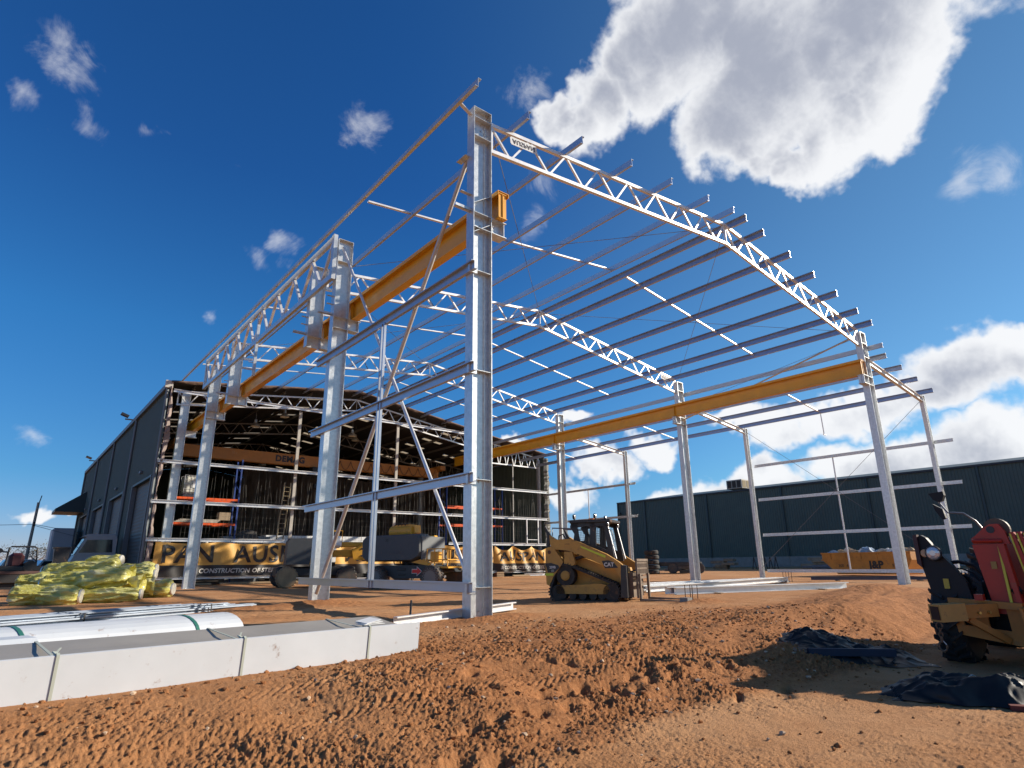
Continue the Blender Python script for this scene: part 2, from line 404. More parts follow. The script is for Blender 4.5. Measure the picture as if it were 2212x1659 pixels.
def ground_material():
    m = bpy.data.materials.new('red earth'); m.use_nodes = True; t = m.node_tree; t.nodes.clear(); N = NT(t)
    tc = N.n('ShaderNodeTexCoord'); P = tc.outputs['Object']
    at = N.n('ShaderNodeAttribute', attribute_name='loose').outputs['Fac']
    n1 = N.noise(P, .35, 6, .6); n2 = N.noise(P, 2.3, 6, .65); n3 = N.noise(P, 14, 6, .7); n4 = N.noise(P, 70, 4, .7)
    dry = N.ramp(n2, [(.25, (.37, .165, .064)), (.75, (.53, .262, .116))])
    dry2 = N.mix(N.smooth(n1, .42, .62), dry, (.52, .275, .130, 1))
    moist = N.ramp(n3, [(.22, (.21, .074, .025)), (.70, (.47, .208, .082))])
    f = N.math('MULTIPLY_ADD', N.math('SUBTRACT', n2, .5), .9, at)
    c = N.mix(N.smooth(f, .15, .85), dry2, moist)
    c = N.mix(N.math('MULTIPLY', N.smooth(n4, .45, .75), .35), c, (.56, .33, .17, 1))
    c = N.mix(N.math('MULTIPLY', N.smooth(N.noise(P, .9, 5, .7), .60, .75), .35), c, (.17, .12, .085, 1))
    geo = N.n('ShaderNodeNewGeometry')
    b = N.n('ShaderNodeBsdfPrincipled', {'Base Color': c, 'Roughness': .95, 'Specular IOR Level': .15})
    h = N.math('ADD', N.math('MULTIPLY', N.noise(P, 60, 6, .75), .7), N.math('MULTIPLY', N.noise(P, 9, 5, .7), .6))
    bp = N.n('ShaderNodeBump', {'Strength': .9, 'Distance': .03, 'Height': h}); t.links.new(bp.outputs[0], b.inputs['Normal'])
    o = N.n('ShaderNodeOutputMaterial'); t.links.new(b.outputs[0], o.inputs[0]); return m
EARTH = ground_material()

def build_ground():
    NA, NR = 1080, 900
    a_d = np.linspace(R(39.27-54), R(39.27+54), NA)
    a_c = np.linspace(R(39.27+54), R(39.27-54)+2*np.pi, 62)[1:-1]
    az = np.concatenate([a_d, a_c]); na = len(az)
    rr = np.concatenate([np.array([1.0, 1.7]), 2.4*(55/2.4)**(np.linspace(0, 1, NR)), np.array([58, 62, 68, 76, 85, 100, 125, 160, 220, 320, 500, 900, 1800, 4000, 9000])])
    nr = len(rr)
    A, Q = np.meshgrid(az, rr); X = Q*np.sin(A); Y = Q*np.cos(A)
    H, L = height(X, Y)
    H[Q > 150] = H[Q > 150]*0 + .3
    V = np.stack([X.ravel(), Y.ravel(), H.ravel()], 1)
    hc, lc = height(np.array([0.]), np.array([0.]))
    V = np.vstack([V, [[0, 0, hc[0]]]])
    i = np.arange(nr-1)[:, None]*na; j = np.arange(na)[None, :]; j2 = (j+1) % na
    q = np.stack([i+j, i+na+j, i+na+j2, i+j2], -1).reshape(-1, 4)
    jj = np.arange(na); tri = np.stack([np.full(na, nr*na), jj, (jj+1) % na], 1)
    me = bpy.data.meshes.new('ground')
    nv = len(V); me.vertices.add(nv); me.vertices.foreach_set('co', V.astype(np.float32).ravel())
    loops = np.concatenate([q.ravel(), tri.ravel()]); me.loops.add(len(loops)); me.loops.foreach_set('vertex_index', loops.astype(np.int32))
    ls = np.concatenate([np.arange(len(q))*4, len(q)*4+np.arange(len(tri))*3]); lt = np.concatenate([np.full(len(q), 4), np.full(len(tri), 3)])
    me.polygons.add(len(ls)); me.polygons.foreach_set('loop_start', ls.astype(np.int32)); me.polygons.foreach_set('loop_total', lt.astype(np.int32))
    me.polygons.foreach_set('use_smooth', np.ones(len(ls), bool))
    me.update(calc_edges=True)
    at = me.attributes.new('loose', 'FLOAT', 'POINT'); at.data.foreach_set('value', np.concatenate([L.ravel(), lc]).astype(np.float32))
    me.materials.append(EARTH)
    if me.polygons[0].normal.z < 0: me.flip_normals()
    o = bpy.data.objects.new('ground', me); col.objects.link(o); o['kind'] = 'structure'
    # loose lumps of earth lying on the bank
    n = 7000
    r_ = np.random.RandomState(3)
    px = r_.uniform(.2, 13, n*3); py = r_.uniform(2.2, 9.5, n*3)
    hh, ll = height(px, py)
    keep = (r_.rand(n*3) < (.10+.75*ll))
    px, py, hh = px[keep][:n], py[keep][:n], hh[keep][:n]
    ico = np.array([(0,0,-1),(.72,-.53,-.45),(-.28,-.85,-.45),(-.89,0,-.45),(-.28,.85,-.45),(.72,.53,-.45),(.28,-.85,.45),(-.72,-.53,.45),(-.72,.53,.45),(.28,.85,.45),(.89,0,.45),(0,0,1)])
    fc = np.array([(0,1,2),(1,0,5),(0,2,3),(0,3,4),(0,4,5),(1,5,10),(2,1,6),(3,2,7),(4,3,8),(5,4,9),(1,10,6),(2,6,7),(3,7,8),(4,8,9),(5,9,10),(6,10,11),(7,6,11),(8,7,11),(9,8,11),(10,9,11)])
    VV = []; FF = []
    for k in range(len(px)):
        s = .005+.024*r_.rand()**3.5
        v = ico*(1+r_.uniform(-.35, .35, (12, 1)))*s*np.array([r_.uniform(.7, 1.4), r_.uniform(.7, 1.4), .75]) + [px[k], py[k], hh[k]+s*.35]
        VV.append(v); FF.append(fc+12*k)
    me = bpy.data.meshes.new('dirt_clods'); me.from_pydata(np.vstack(VV).tolist(), [], np.vstack(FF).tolist()); me.materials.append(EARTH); me.materials.append(mat('pale stone', (.50,.36,.24), rough=.9, var=.3, vscale=9))
    mi = np.repeat((r_.rand(len(px)) < .10).astype(np.int32), 20); me.polygons.foreach_set('material_index', mi)
    a2 = me.attributes.new('loose', 'FLOAT', 'POINT'); a2.data.foreach_set('value', np.full(len(me.vertices), .75, np.float32))
    o = bpy.data.objects.new('dirt_clods', me); col.objects.link(o); o['kind'] = 'stuff'
    tag(o, 'loose red earth clods scattered over the churned bank', 'dirt clods')
build_ground()
# ---------------------------------------------------------------- the new steel frame
XL, XR, XS = 7.80, 30.30, 37.35
BAYS = (10.70, 21.15, 31.60)
YW = 41.6                                    # gable of the finished shed
frame = thing('steel_building_frame', 'new unclad galvanised steel shed frame with yellow crane beams and arched roof trusses', 'building frame', (7.8, 10.74, 0))
def top_z(x):
    if x <= 19.15: return 12.10+(x-8.0)*(13.27-12.10)/11.15
    if x <= 30.6: return 13.27-(x-19.15)*(13.27-11.60)/11.15
    return 10.30-(x-30.6)*.125

def column(x, y, z0, z1, d=.55, b=.30, corbel=0, cleats=(), base=True, stiff=(), name='column', label=None):
    c = MB(); 
    # section: flanges face +-x, web in the x-z plane
    p = Isec(b, d, .016, .012)
    c.sweep((x, y, z0), (x, y, z1), p, upv=(1, 0, 0))
    ob = c.build(name, GALV, frame)
    if label: ob['label'] = label
    def sub(nm, mb, mt=GALV): return mb.build(nm, mt, ob)
    if base:
        q = MB(); q.box(x-d/2-.04, x+d/2+.04, y-b/2-.04, y+b/2+.04, z0-.03, z0); sub('base_plate', q)
        for sx in (-.15, .15):
            q = MB()
            for sy in (-.09, .09): q.cyl((x+sx, y+sy, z0-.16), (x+sx, y+sy, z0+.05), .013, n=6)
            sub('anchor_bolt', q, BOLT)
    q = MB(); q.box(x-d/2, x+d/2, y-b/2, y+b/2, z1, z1+.012); sub('cap_plate', q)
    for z in stiff:
        q = MB(); q.box(x-d/2+.016, x+d/2-.016, y-b/2, y-.006, z, z+.012); q.box(x-d/2+.016, x+d/2-.016, y+.006, y+b/2, z, z+.012); sub('stiffener', q)
    if corbel:
        s = corbel; xa = x+s*d/2; xb = xa+s*.46
        x0, x1 = min(xa, xb), max(xa, xb)
        q = MB(); q.box(x0, x1, y-b/2, y+b/2, 9.24, 9.256); q.box(x0, x1, y-b/2, y+b/2, 8.84, 8.856)
        q.box(x0, x1, y-.008, y+.008, 8.856, 9.24); xe = xb-s*.07; q.box(min(xe, xe+s*.014), max(xe, xe+s*.014), y-b/2+.02, y+b/2-.02, 8.856, 9.24)
        sub('corbel', q)
    for (z, L, sd) in cleats:
        q = MB(); xa = x+sd*d/2; xb = xa+sd*L; q.box(min(xa, xb), max(xa, xb), y-.05, y+.05, z, z+.010)
        if L > .3:
            q.box(min(xa, xb), max(xa, xb), y-.05, y-.044, z, z+.08)
        sub('cleat', q)
    return ob
GZ = (7.72, 5.25, 2.80, .60)                 # girt heights on the left wall
c0 = column(XL, 10.74, 0, 12.30, corbel=1, cleats=((9.75, .30, -1), (9.28, .46, -1)), stiff=(12.0, 11.45, 9.24, 8.84), label='near corner column with lit web')
for z in GZ:                                  # small angle seats inside the column
    q = MB(); q.box(XL-.26, XL+.26, 10.60, 10.734, z-.02, z-.01); q.build('girt_seat', GALV, c0)
for z0, z1, dz in ((9.85, 10.05, .14), (9.05, 8.86, 0)):
    q = MB(); q.sweep((XL-.26, 10.66, z0-.35), (XL+.25, 10.66, z0), Rsec(.1, .012)); q.build('diagonal_stiffener', GALV, c0)
q = MB(); q.box(XL+.13, XL+.142, 10.69, 10.734, 0, 12.3); q.build('web_rib', GALV, c0)
for z in [g for g0 in GZ for g in (g0-.05, g0+.04)]+[8.9, 9.0, 9.15, 11.6, 11.75, 11.95, 12.05, .12]:
    for dx in (-.17, .02):
        q = MB(); q.lathe((XL+dx, 10.728, z), (0, -1, 0), [(0, .020), (.016, .018)], 6); q.build('bolt_head', BOLT, c0)
for z in (8.95, 9.02, 9.12, 9.19):
    q = MB(); q.lathe((XL+.40, 10.72, z), (0, -1, 0), [(0, .018), (.014, .016)], 6); q.build('bolt_head', BOLT, c0)
column(XL, 18.95, 0, 12.20, corbel=1, cleats=((10.0, .22, -1), (9.7, .22, -1), (9.3, .50, -1)), stiff=(11.35, 9.24, 8.84), label='second wall column, beside the wide opening')
column(XL, 35.75, 0, 11.9, corbel=1, cleats=((10.0, .22, -1), (9.7, .22, -1)), stiff=(9.24, 8.84))
for y in (21.3, 31.75):
    column(XL, y, 8.84, 12.1, corbel=1, cleats=((10.0, .22, -1), (9.7, .22, -1), (9.3, .50, -1)), base=False, stiff=(9.24,), name='hanging_column', label='short column hung from the side girder')
pb = MB(); pb.sweep((7.35, 26.9, 9.05), (7.35, 26.9, 11.9), Rsec(.14, .12), upv=(1, 0, 0)); hp = pb.build('hanging_post', GALV, frame)
for z, L in ((9.95, .2), (9.65, .2), (9.3, .45)):
    q = MB(); q.box(7.29-L, 7.29, 26.86, 26.94, z, z+.012 if L < .4 else z+.07); q.build('cleat', GALV, hp)
for k, y in enumerate(BAYS):
    column(XR, y, gz(XR, y), 11.45, corbel=-1, stiff=(10.9, 10.2, 9.24, 8.84), cleats=((9.6, .16, 1), (6.93, .16, 1), (4.5, .16, 1)))
    column(XS, y, gz(XS, y), 9.50, d=.30, b=.20, cleats=((8.4, .2, 1), (7.6, .28, 1), (6.95, .2, 1)))

def truss(y, x0, x1, zt, depth, nodes, parent, name='roof_truss', lab=None, ch=.10, mtop=GALVW, zb=None, diag=.055):
    """Warren truss along x in the plane y; nodes = number of top panels per straight run, zt = height function"""
    xs = [x0, 19.15, x1] if x0 < 19.1 < x1 else [x0, x1]
    t = MB()
    for a, b in zip(xs[:-1], xs[1:]): t.sweep((a, y, zt(a)-ch/2), (b, y, zt(b)-ch/2), Rsec(ch, ch))
    root = t.build(name, mtop, parent)
    if lab: root['label'] = lab
    bz = zb or (lambda x: zt(x)-depth)
    t = MB()
    for a, b in zip(xs[:-1], xs[1:]): t.sweep((a, y, bz(a)+ch/2), (b, y, bz(b)+ch/2), Rsec(ch, ch))
    t.build('bottom_chord', mtop, root)
    for (a, b), n in zip(zip(xs[:-1], xs[1:]), nodes):
        for k in range(n):
            xa, xm, xb = a+(b-a)*k/n, a+(b-a)*(k+.5)/n, a+(b-a)*(k+1)/n
            for p, q_ in ((xa+.06, xm-.06), (xb-.06, xm+.06)):
                t = MB(); t.sweep((p, y, zt(p)-ch+.005), (q_, y, bz(q_)+ch-.005), Rsec(diag, diag)); t.build('diagonal', mtop, root)
    for xv in (x0+.05, x1-.05) + ((19.15,) if len(xs) == 3 else ()):
        t = MB(); t.sweep((xv, y, bz(xv)+ch), (xv, y, zt(xv)-ch), Rsec(.09, .012) if xv == 19.15 else Rsec(.08, .08), upv=(1, 0, 0)); t.build('end_post', mtop, root)
    return root
for k, y in enumerate(BAYS):
    tr = truss(y, 8.08, 30.03, top_z, .90, (8, 8), frame, lab=('front roof truss with maker plate', None, None)[k])
    if k in (0, 1):
        # maker's plate near one end
        xa = 8.75 if k == 0 else 28.6
        sl_ = math.atan2(top_z(xa+.5)-top_z(xa), .5)
        M = frame_m((xa+.45, y-.075, top_z(xa+.45)-.30), (math.cos(sl_), 0, math.sin(sl_)), (-math.sin(sl_), 0, math.cos(sl_)))
        q = MB(); cs = []
        W_, H_ = .95, .24
        pts = [(-W_/2, -H_/2+.04), (-W_/2+.04, -H_/2), (W_/2-.04, -H_/2), (W_/2, -H_/2+.04), (W_/2, H_/2-.04), (W_/2-.04, H_/2), (-W_/2+.04, H_/2), (-W_/2, H_/2-.04)]
        vs = [M @ Vector((a, b, 0)) for a, b in pts]+[M @ Vector((a, b, -.01)) for a, b in pts]
        q.add(vs, [tuple(range(8)), tuple(range(8, 16))[::-1]]+[(i, (i+1) % 8, 8+(i+1) % 8, 8+i) for i in range(8)])
        pl = q.build('name_plate', mat('sign white', (.62,.64,.64), rough=.6), tr)
        # the plate is bolted on upside down and mirrored to the yard side
        Mt = Matrix.Translation(-parent_origin(tr)) @ M @ Matrix.Translation((0, 0, .008)) @ Matrix.Rotation(math.pi, 4, 'X')
        text('plate_lettering', 'AUSPAN', .20, Mt, mat('sign ink', (.03,.03,.05)), pl, depth=.003, bold=.002, spacing=1.08)
    # annexe rafter
    t = MB(); t.sweep((XR+.28, y, top_z(30.8)-.16), (XS-.1, y, top_z(XS)-.16), Isec(.16, .26, .012, .01)); r_ = t.build('annexe_rafter', GALVW, frame)

# side girder over the wide opening, along y
def girder():
    x = 7.36; y0, y1 = 18.75, 36.1; zt, zb = (12.12, 11.75), (10.62, 10.62); ch = .16
    zt_ = lambda y: 12.12; zb_ = lambda y: 10.66
    t = MB(); t.sweep((x, y0, zt_(y0)), (x, y1, zt_(y1)), Csec(.12, .22, .010, .0101)); root = t.build('side_girder', GALV, frame); root['label'] = 'deep lattice girder spanning the wide side opening'
    t = MB(); t.sweep((x, y0, zb_(y0)), (x, y1, zb_(y1)), Csec(.12, .20, .010, .0101)); t.build('bottom_chord', GALV, root)
    n = 9
    for k in range(n):
        a, m_, b = y0+.1+(y1-y0-.2)*k/n, y0+.1+(y1-y0-.2)*(k+.5)/n, y0+.1+(y1-y0-.2)*(k+1)/n
        for p, q_ in ((a, m_-.05), (b, m_+.05)):
            t = MB(); t.sweep((x, p, zt_(p)-.10), (x, q_, zb_(q_)+.10), Rsec(.10, .10)); t.build('diagonal', GALVW, root)
    for y in (y0+.03, y1-.03):
        t = MB(); t.sweep((x, y, zb_(y)-.12), (x, y, zt_(y)+.13), Rsec(.2, .14), upv=(1, 0, 0)); t.build('end_post', GALV, root)
girder()

# roof purlins
PX = [8.85, 10.85, 13.0, 15.0, 17.1, 18.72, 19.55, 20.75, 22.7, 24.65, 26.65, 28.65, 30.1]
for x in PX:
    lf = x < 19.15; sl_ = math.atan((13.27-12.10)/11.15) if lf else -math.atan(1.67/11.15)
    upv = (-math.sin(sl_), 0, math.cos(sl_)); z = top_z(x)+.125
    y0 = 9.99
    t = MB(); t.sweep((x, y0, z), (x, 41.9, z), Zsec(.085, .25, flip=(1 if lf else -1)), upv=upv); t.build('purlin', GALV2, frame)
t = MB(); t.sweep((7.18, 9.95, 12.38), (7.18, 41.5, 12.38), Zsec(.09, .27, flip=1)); t.build('eave_purlin', GALV, frame, label='eave purlin projecting past the near corner')
q = MB(); q.sweep((7.2, 10.74, 12.28), (7.55, 10.74, 12.1), Rsec(.1, .02)); q.build('eave_cleat', GALVW, frame)
for x in (31.15, 32.95, 34.9, 36.95):
    z = top_z(x)+.10
    t = MB(); t.sweep((x, 10.0, z), (x, 41.6, z), Zsec(.08, .22, flip=-1), upv=(.12, 0, 1)); t.build('annexe_purlin', GALV2, frame)
t = MB(); t.sweep((30.66, 9.9, 10.72), (30.66, 41.5, 10.72), Csec(.08, .22)); t.build('wall_girt', GALV2, frame)
# bridging between purlins
for yb in (16.0, 26.4, 36.7):
    xs = [7.2]+PX
    for a, b in zip(xs[:-1], xs[1:]):
        if 18.6 < a < 19.5 : continue
        t = MB(); t.sweep((a+.05, yb, top_z(a+.05)+.13), (b-.05, yb, top_z(b-.05)+.13), Csec(.05, .09, .003, .012), upv=(0, 1, 0)); t.build('bridging', GALVW, frame)
    xs = [31.15, 32.95, 34.9, 36.95]
    for a, b in zip(xs[:-1], xs[1:]):
        t = MB(); t.sweep((a+.05, yb, top_z(a)+.10), (b-.05, yb, top_z(b)+.10), Csec(.05, .09, .003, .012), upv=(0, 1, 0)); t.build('bridging', GALVW, frame)
t = MB(); t.cyl((37.1, 16.0, 9.5), (37.15, 16.0, 8.25), .03, n=6); t.box(37.1, 37.4, 15.97, 16.03, 8.22, 8.26); t.build('loose_bridging_post', GALVW, frame)
# left wall girts
for z in GZ:
    t = MB(); t.sweep((7.44, 10.42, z), (7.44, 19.75, z), Zsec(.085, .20, flip=-1)); t.build('girt', GALV2, frame)
    q = MB(); q.box(7.40, 7.62, 10.56, 10.63, z-.13, z+.06); q.build('girt_bracket', GALV, frame)
for dx, nm in ((-.05, 'girt_stay'), (.05, 'girt_stay')):
    t = MB(); t.sweep((7.44, 14.85+dx*1.6, .50), (7.44, 14.85+dx*1.6, 7.66), Csec(.06, .07, .003, .012), upv=(1, 0, 0)); t.build(nm, GALV2, frame)
t = MB(); t.cyl((7.62, 10.9, 11.15), (7.62, 18.7, .25), .057, n=12); t.build('diagonal_brace', BRACE, frame, smooth=True)
q = MB(); q.box(7.40, 7.56, 10.80, 11.2, 10.9, 10.92); q.build('brace_gusset', GALV, frame)
t = MB(); t.cyl((7.66, 18.75, 11.85), (7.66, 11.0, .95), .045, n=12); t.build('diagonal_brace', GALVW, frame, smooth=True)
# annexe side wall: girts and posts
def side_girts(y0, y1, zs, ym):
    for z in zs:
        t = MB(); t.sweep((XS+.21, y0, z), (XS+.21, y1, z), Zsec(.075, .18, flip=1)); t.build('side_girt', GALV, frame)
    for a, b in zip(zs[:-1], zs[1:]):
        t = MB(); t.cyl((XS+.21, ym, a+.09), (XS+.21, ym, b-.09), .045, n=10); t.build('side_girt_stay', GALVW, frame, smooth=True)
side_girts(9.75, 20.9, (.43, 2.6, 4.8, 6.97), 15.9)
side_girts(30.9, 41.6, (4.45, 6.93), 36.0)
# crane runway beams with capping channel
def crane_beam(x, y0, y1, lab):
    z0, h = 9.262, .70
    t = MB(); t.sweep((x, y0, z0+h/2), (x, y1, z0+h/2), Isec(.26, h, .02, .014)); root = t.build('crane_beam', YEL, frame); root['label'] = lab
    t = MB(); t.sweep((x, y0-.02, z0+h+.022), (x, y1, z0+h+.022), [(-.17,-.10),(-.155,-.10),(-.155,.0),(.155,.0),(.155,-.10),(.17,-.10),(.17,.014),(-.17,.014)]); t.build('capping_channel', YEL, root)
    for y in [y0+.03]+[b for b in (18.95, 21.3, 31.75, 35.75) if x < 20]+[b for b in BAYS[1:] if x > 20]:
        for s in (-1, 1):
            q = MB(); q.box(x+s*.01 if s > 0 else x-.12, x+.12 if s > 0 else x-.01, y-.006, y+.006, z0+.02, z0+h-.02); q.build('web_stiffener', YEL, root)
crane_beam(8.32, 10.45, 44.5, 'left crane runway beam')
crane_beam(29.78, 10.60, 44.5, 'right crane runway beam')
# rods
RODS = [((8.1,10.7,12.1),(19.1,21.1,13.1)),((19.1,10.7,13.1),(8.1,21.1,12.1)),((19.2,10.7,13.1),(30.2,21.1,11.5)),((30.2,10.7,11.5),(19.2,21.1,13.1)),
        ((37.3,10.7,9.3),(37.3,21.1,.6)),((37.3,21.1,9.3),(37.3,10.7,.6)),((30.3,10.7,11.3),(30.3,21.1,9.9)),((8.1,21.1,11.8),(19.1,31.6,13.0)),((19.1,21.1,13.0),(8.1,31.6,11.8))]
for a, b in RODS:
    t = MB(); t.cyl(a, b, .011, n=5); t.build('bracing_rod', WIREM, frame)
for x, y in ((22.7, 10.7), (26.65, 10.7), (13.0, 21.15), (24.65, 21.15), (15.0, 31.6)):
    t = MB(); t.sweep((x, y+.75, top_z(x)+.02), (x+.0, y+.04, top_z(x)-.82), Rsec(.04, .04)); t.build('fly_brace', WIREM, frame)
t = MB(); t.cyl((30.3, 21.1, 9.1), (30.3, 11.0, 11.35), .045, n=8); t.build('wall_brace', BRACE, frame, smooth=True)
# ---------------------------------------------------------------- finished green shed behind the frame
SX0, SX1, YB = 6.55, 37.75, 87.6
def shed_z(x):
    if x <= 18.9: return 12.0+(x-SX0)*(13.45-12.0)/(18.9-SX0)
    return 13.45-(x-18.9)*(13.45-10.55)/(SX1-18.9)
shed = thing('green_steel_shed', 'dark green sheeted shed with its open gable end facing the new frame', 'shed', (SX0, YW, 0))
def ribbed(axis, a0, a1, fixed, z0, z1, out, pitch=.22, dep=.035, zf=None):
    """trapezoidal ribbed sheet; axis 'y': runs along y at x=fixed"""
    m_ = MB(); n = max(1, int(abs(a1-a0)/pitch)); pts = []
    for k in range(n):
        t = a0+(a1-a0)*k/n; w = (a1-a0)/n
        for f, d in ((0, 0), (.55, 0), (.65, 1), (.90, 1)): pts.append((t+w*f, d*dep*out))
    pts.append((a1, 0))
    vs = []
    for t, d in pts:
        zt = zf(t) if zf else z1
        for z in (z0, zt): vs.append((fixed+d, t, z) if axis == 'y' else (t, fixed+d, z))
    m_.add(vs, [(2*i, 2*i+2, 2*i+3, 2*i+1) for i in range(len(pts)-1)])
    return m_
# left side wall in bays between downpipes, with four roller doors
bays = [41.6, 52.7, 63.9, 75.5, YB]
doors = [(42.9, 49.8), (54.0, 61.3), (65.3, 73.0), (77.5, 84.5)]
for (a, b), (d0, d1) in zip(zip(bays[:-1], bays[1:]), doors):
    w = ribbed('y', a, d0, SX0, .0, 12.0, -1).build('wall_panel', GREENW, shed)
    ribbed('y', d0, d1, SX0, 6.45, 12.0, -1).build('wall_panel', GREENW, shed)
    ribbed('y', d1, b, SX0, .0, 12.0, -1).build('wall_panel', GREENW, shed)
    q = MB()
    nz = 58
    ys = [(SX0+.22+(.015 if k % 2 else 0), k*6.45/nz) for k in range(nz+1)]
    q.add([(x, d0, z) for x, z in ys]+[(x, d1, z) for x, z in ys], [(i, i+1, nz+2+i, nz+1+i) for i in range(nz)])
    dr = q.build('roller_door', mat('roller door', (.075,.072,.064), rough=.55, var=.2, stretch=(1,1,6)), shed)
    for y in (d0, d1):
        q = MB(); q.box(SX0-.09, SX0+.2, y-.08, y+.08, 0, 6.5); q.build('door_jamb', GREYTRIM, dr)
    q = MB(); q.box(SX0-.06, SX0+.2, d0-.08, d1+.08, 6.40, 6.55); q.build('door_head', GREENT, dr)
for y in bays:
    q = MB(); q.cyl((SX0-.12, y-.05, 0), (SX0-.12, y-.05, 11.8), .085, n=10); q.build('downpipe', GREYTRIM, shed, smooth=True)
q = MB(); q.box(SX0-.22, SX0, YW-.1, YB, 11.72, 12.02); q.build('eave_gutter', GREYTRIM, shed)
q = MB(); q.box(SX0-.30, SX0+.12, YW-.3, YW-.08, 11.70, 12.15); q.build('gutter_end', mat('pale cap', (.55,.52,.45)), shed)
for y in (54.3, 78.4):
    q = MB(); q.rbox((SX0-.75, y, 12.35), (.55, .5, .16), (0, .35, 0)); q.box(SX0-.7, SX0-.1, y-.03, y+.03, 12.0, 12.1); q.build('floodlight', BLKP, shed)
for y in (46.8, 57.8, 68.5, 80):
    q = MB(); q.bbox(SX0-.2, SX0-.03, y-.25, y+.25, 7.0, 7.2); q.build('wall_lamp', GREYTRIM, shed)
q = MB(); q.prism([(SX0-2.6, 7.2), (SX0, 9.2), (SX0, 6.9), (SX0-2.6, 6.9)], YB-5.5, YB-.2); q.build('lean_to_canopy', GREENT, shed)
# far gable, right wall, floor
xs = np.linspace(SX0, SX1, 40)
q = MB(); q.add([(x, YB, 0) for x in xs]+[(x, YB, shed_z(x)) for x in xs], [(i, i+1, 41+i, 40+i) for i in range(39)]); q.build('rear_wall', GREENW, shed)
ribbed('y', YW, YB, SX1, 0, 10.5, 1).build('wall_panel', GREENW, shed)
q = MB(); q.add([(SX0, YW+.2, .05), (SX1, YW+.2, .05), (SX1, YB, .05), (SX0, YB, .05)], [(0, 1, 2, 3)]); q.build('floor_slab', mat('workshop floor', (.12,.10,.085), rough=.8, var=.3, vscale=.7), shed)
# roof sheets with lighter skylight strips
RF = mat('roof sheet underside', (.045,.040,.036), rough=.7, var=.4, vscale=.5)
SKYL = bpy.data.materials.new('skylight sheet'); SKYL.use_nodes = True; t = SKYL.node_tree; t.nodes.clear(); N = NT(t)
a_ = N.n('ShaderNodeBsdfTranslucent', {'Color': (.62,.50,.34,1)}); b_ = N.n('ShaderNodeBsdfDiffuse', {'Color': (.6,.55,.45,1)})
mx = N.n('ShaderNodeMixShader', {0: .5}); t.links.new(a_.outputs[0], mx.inputs[1]); t.links.new(b_.outputs[0], mx.inputs[2])
o_ = N.n('ShaderNodeOutputMaterial'); t.links.new(mx.outputs[0], o_.inputs[0])
def rz(x): return shed_z(min(max(x, SX0), SX1))
cells = ((8.4, 10.6), (12.2, 14.3), (15.6, 17.6), (20.6, 22.8), (24.4, 26.6), (28.2, 30.2), (32.4, 34.6))
q = MB(); ycur = YW-.25; wv = .55
def roof_quad(mb, xa, xb, ya, yb_):
    cuts = [xa]+([18.9] if xa < 18.9 < xb else [])+[xb]
    for a, b in zip(cuts[:-1], cuts[1:]):
        for dz in (0, .05): mb.add([(a, ya, rz(a)+dz), (b, ya, rz(b)+dz), (b, yb_, rz(b)+dz), (a, yb_, rz(a)+dz)], [(0, 1, 2, 3)])
for yy in [44+3.1*k for k in range(14)]:
    roof_quad(q, SX0-.2, SX1+.2, ycur, yy); xc = SX0-.2
    for n_, (xa, xb) in enumerate(cells):
        if (int(yy)+n_) % 3 == 0: continue
        roof_quad(q, xc, xa, yy, yy+wv); xc = xb
        k_ = MB(); k_.add([(xa, yy, rz(xa)+.02), (xb, yy, rz(xb)+.02), (xb, yy+wv, rz(xb)+.02), (xa, yy+wv, rz(xa)+.02)], [(0, 1, 2, 3)]); k_.build('skylight', SKYL, shed)
    roof_quad(q, xc, SX1+.2, yy, yy+wv); ycur = yy+wv
roof_quad(q, SX0-.2, SX1+.2, ycur, YB)
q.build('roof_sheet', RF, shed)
for x in [8+1.9*k for k in range(16)]:
    q = MB(); q.sweep((x, YW+.1, shed_z(x)-.16), (x, YB, shed_z(x)-.16), Csec(.07, .2)); q.build('purlin', mat('old purlin', (.20,.18,.16), rough=.6, metal=.3), shed)
OLDT = mat('old painted truss', (.30,.29,.27), rough=.5, metal=.35, var=.2)
def sh_t(x): return shed_z(x)-.30
for k, y in enumerate((42.0, 52.7, 63.9, 75.4)):
    r0 = truss(y, SX0+.55, 31.2, lambda x: shed_z(x)-.32, .95, (9, 9), shed, mtop=(GALVW if k == 0 else OLDT), ch=.10, diag=.06, lab='front truss of the finished shed' if k == 0 else None)
    r1 = truss(y, 31.5, 37.4, lambda x: shed_z(x)-.25, .8, (7,), shed, mtop=(GALVW if k == 0 else OLDT), ch=.10, diag=.06, zb=lambda x: 9.38)
    for x in (7.6, 31.3, 37.35):
        t = MB(); t.sweep((x, y, 0.05), (x, y, shed_z(x)-.4), Isec(.3 if x < 37 else .2, .5 if x < 37 else .3, .016, .012), upv=(1, 0, 0)); t.build('column', GALV if k == 0 else OLDT, shed)
q = MB(); q.box(7.85, 8.5, 41.85, 42.15, 8.85, 8.87); q.box(7.85, 8.5, 41.85, 42.15, 9.23, 9.25); q.box(7.85, 8.45, 41.98, 42.02, 8.87, 9.23); q.build('corbel', GALV, shed)
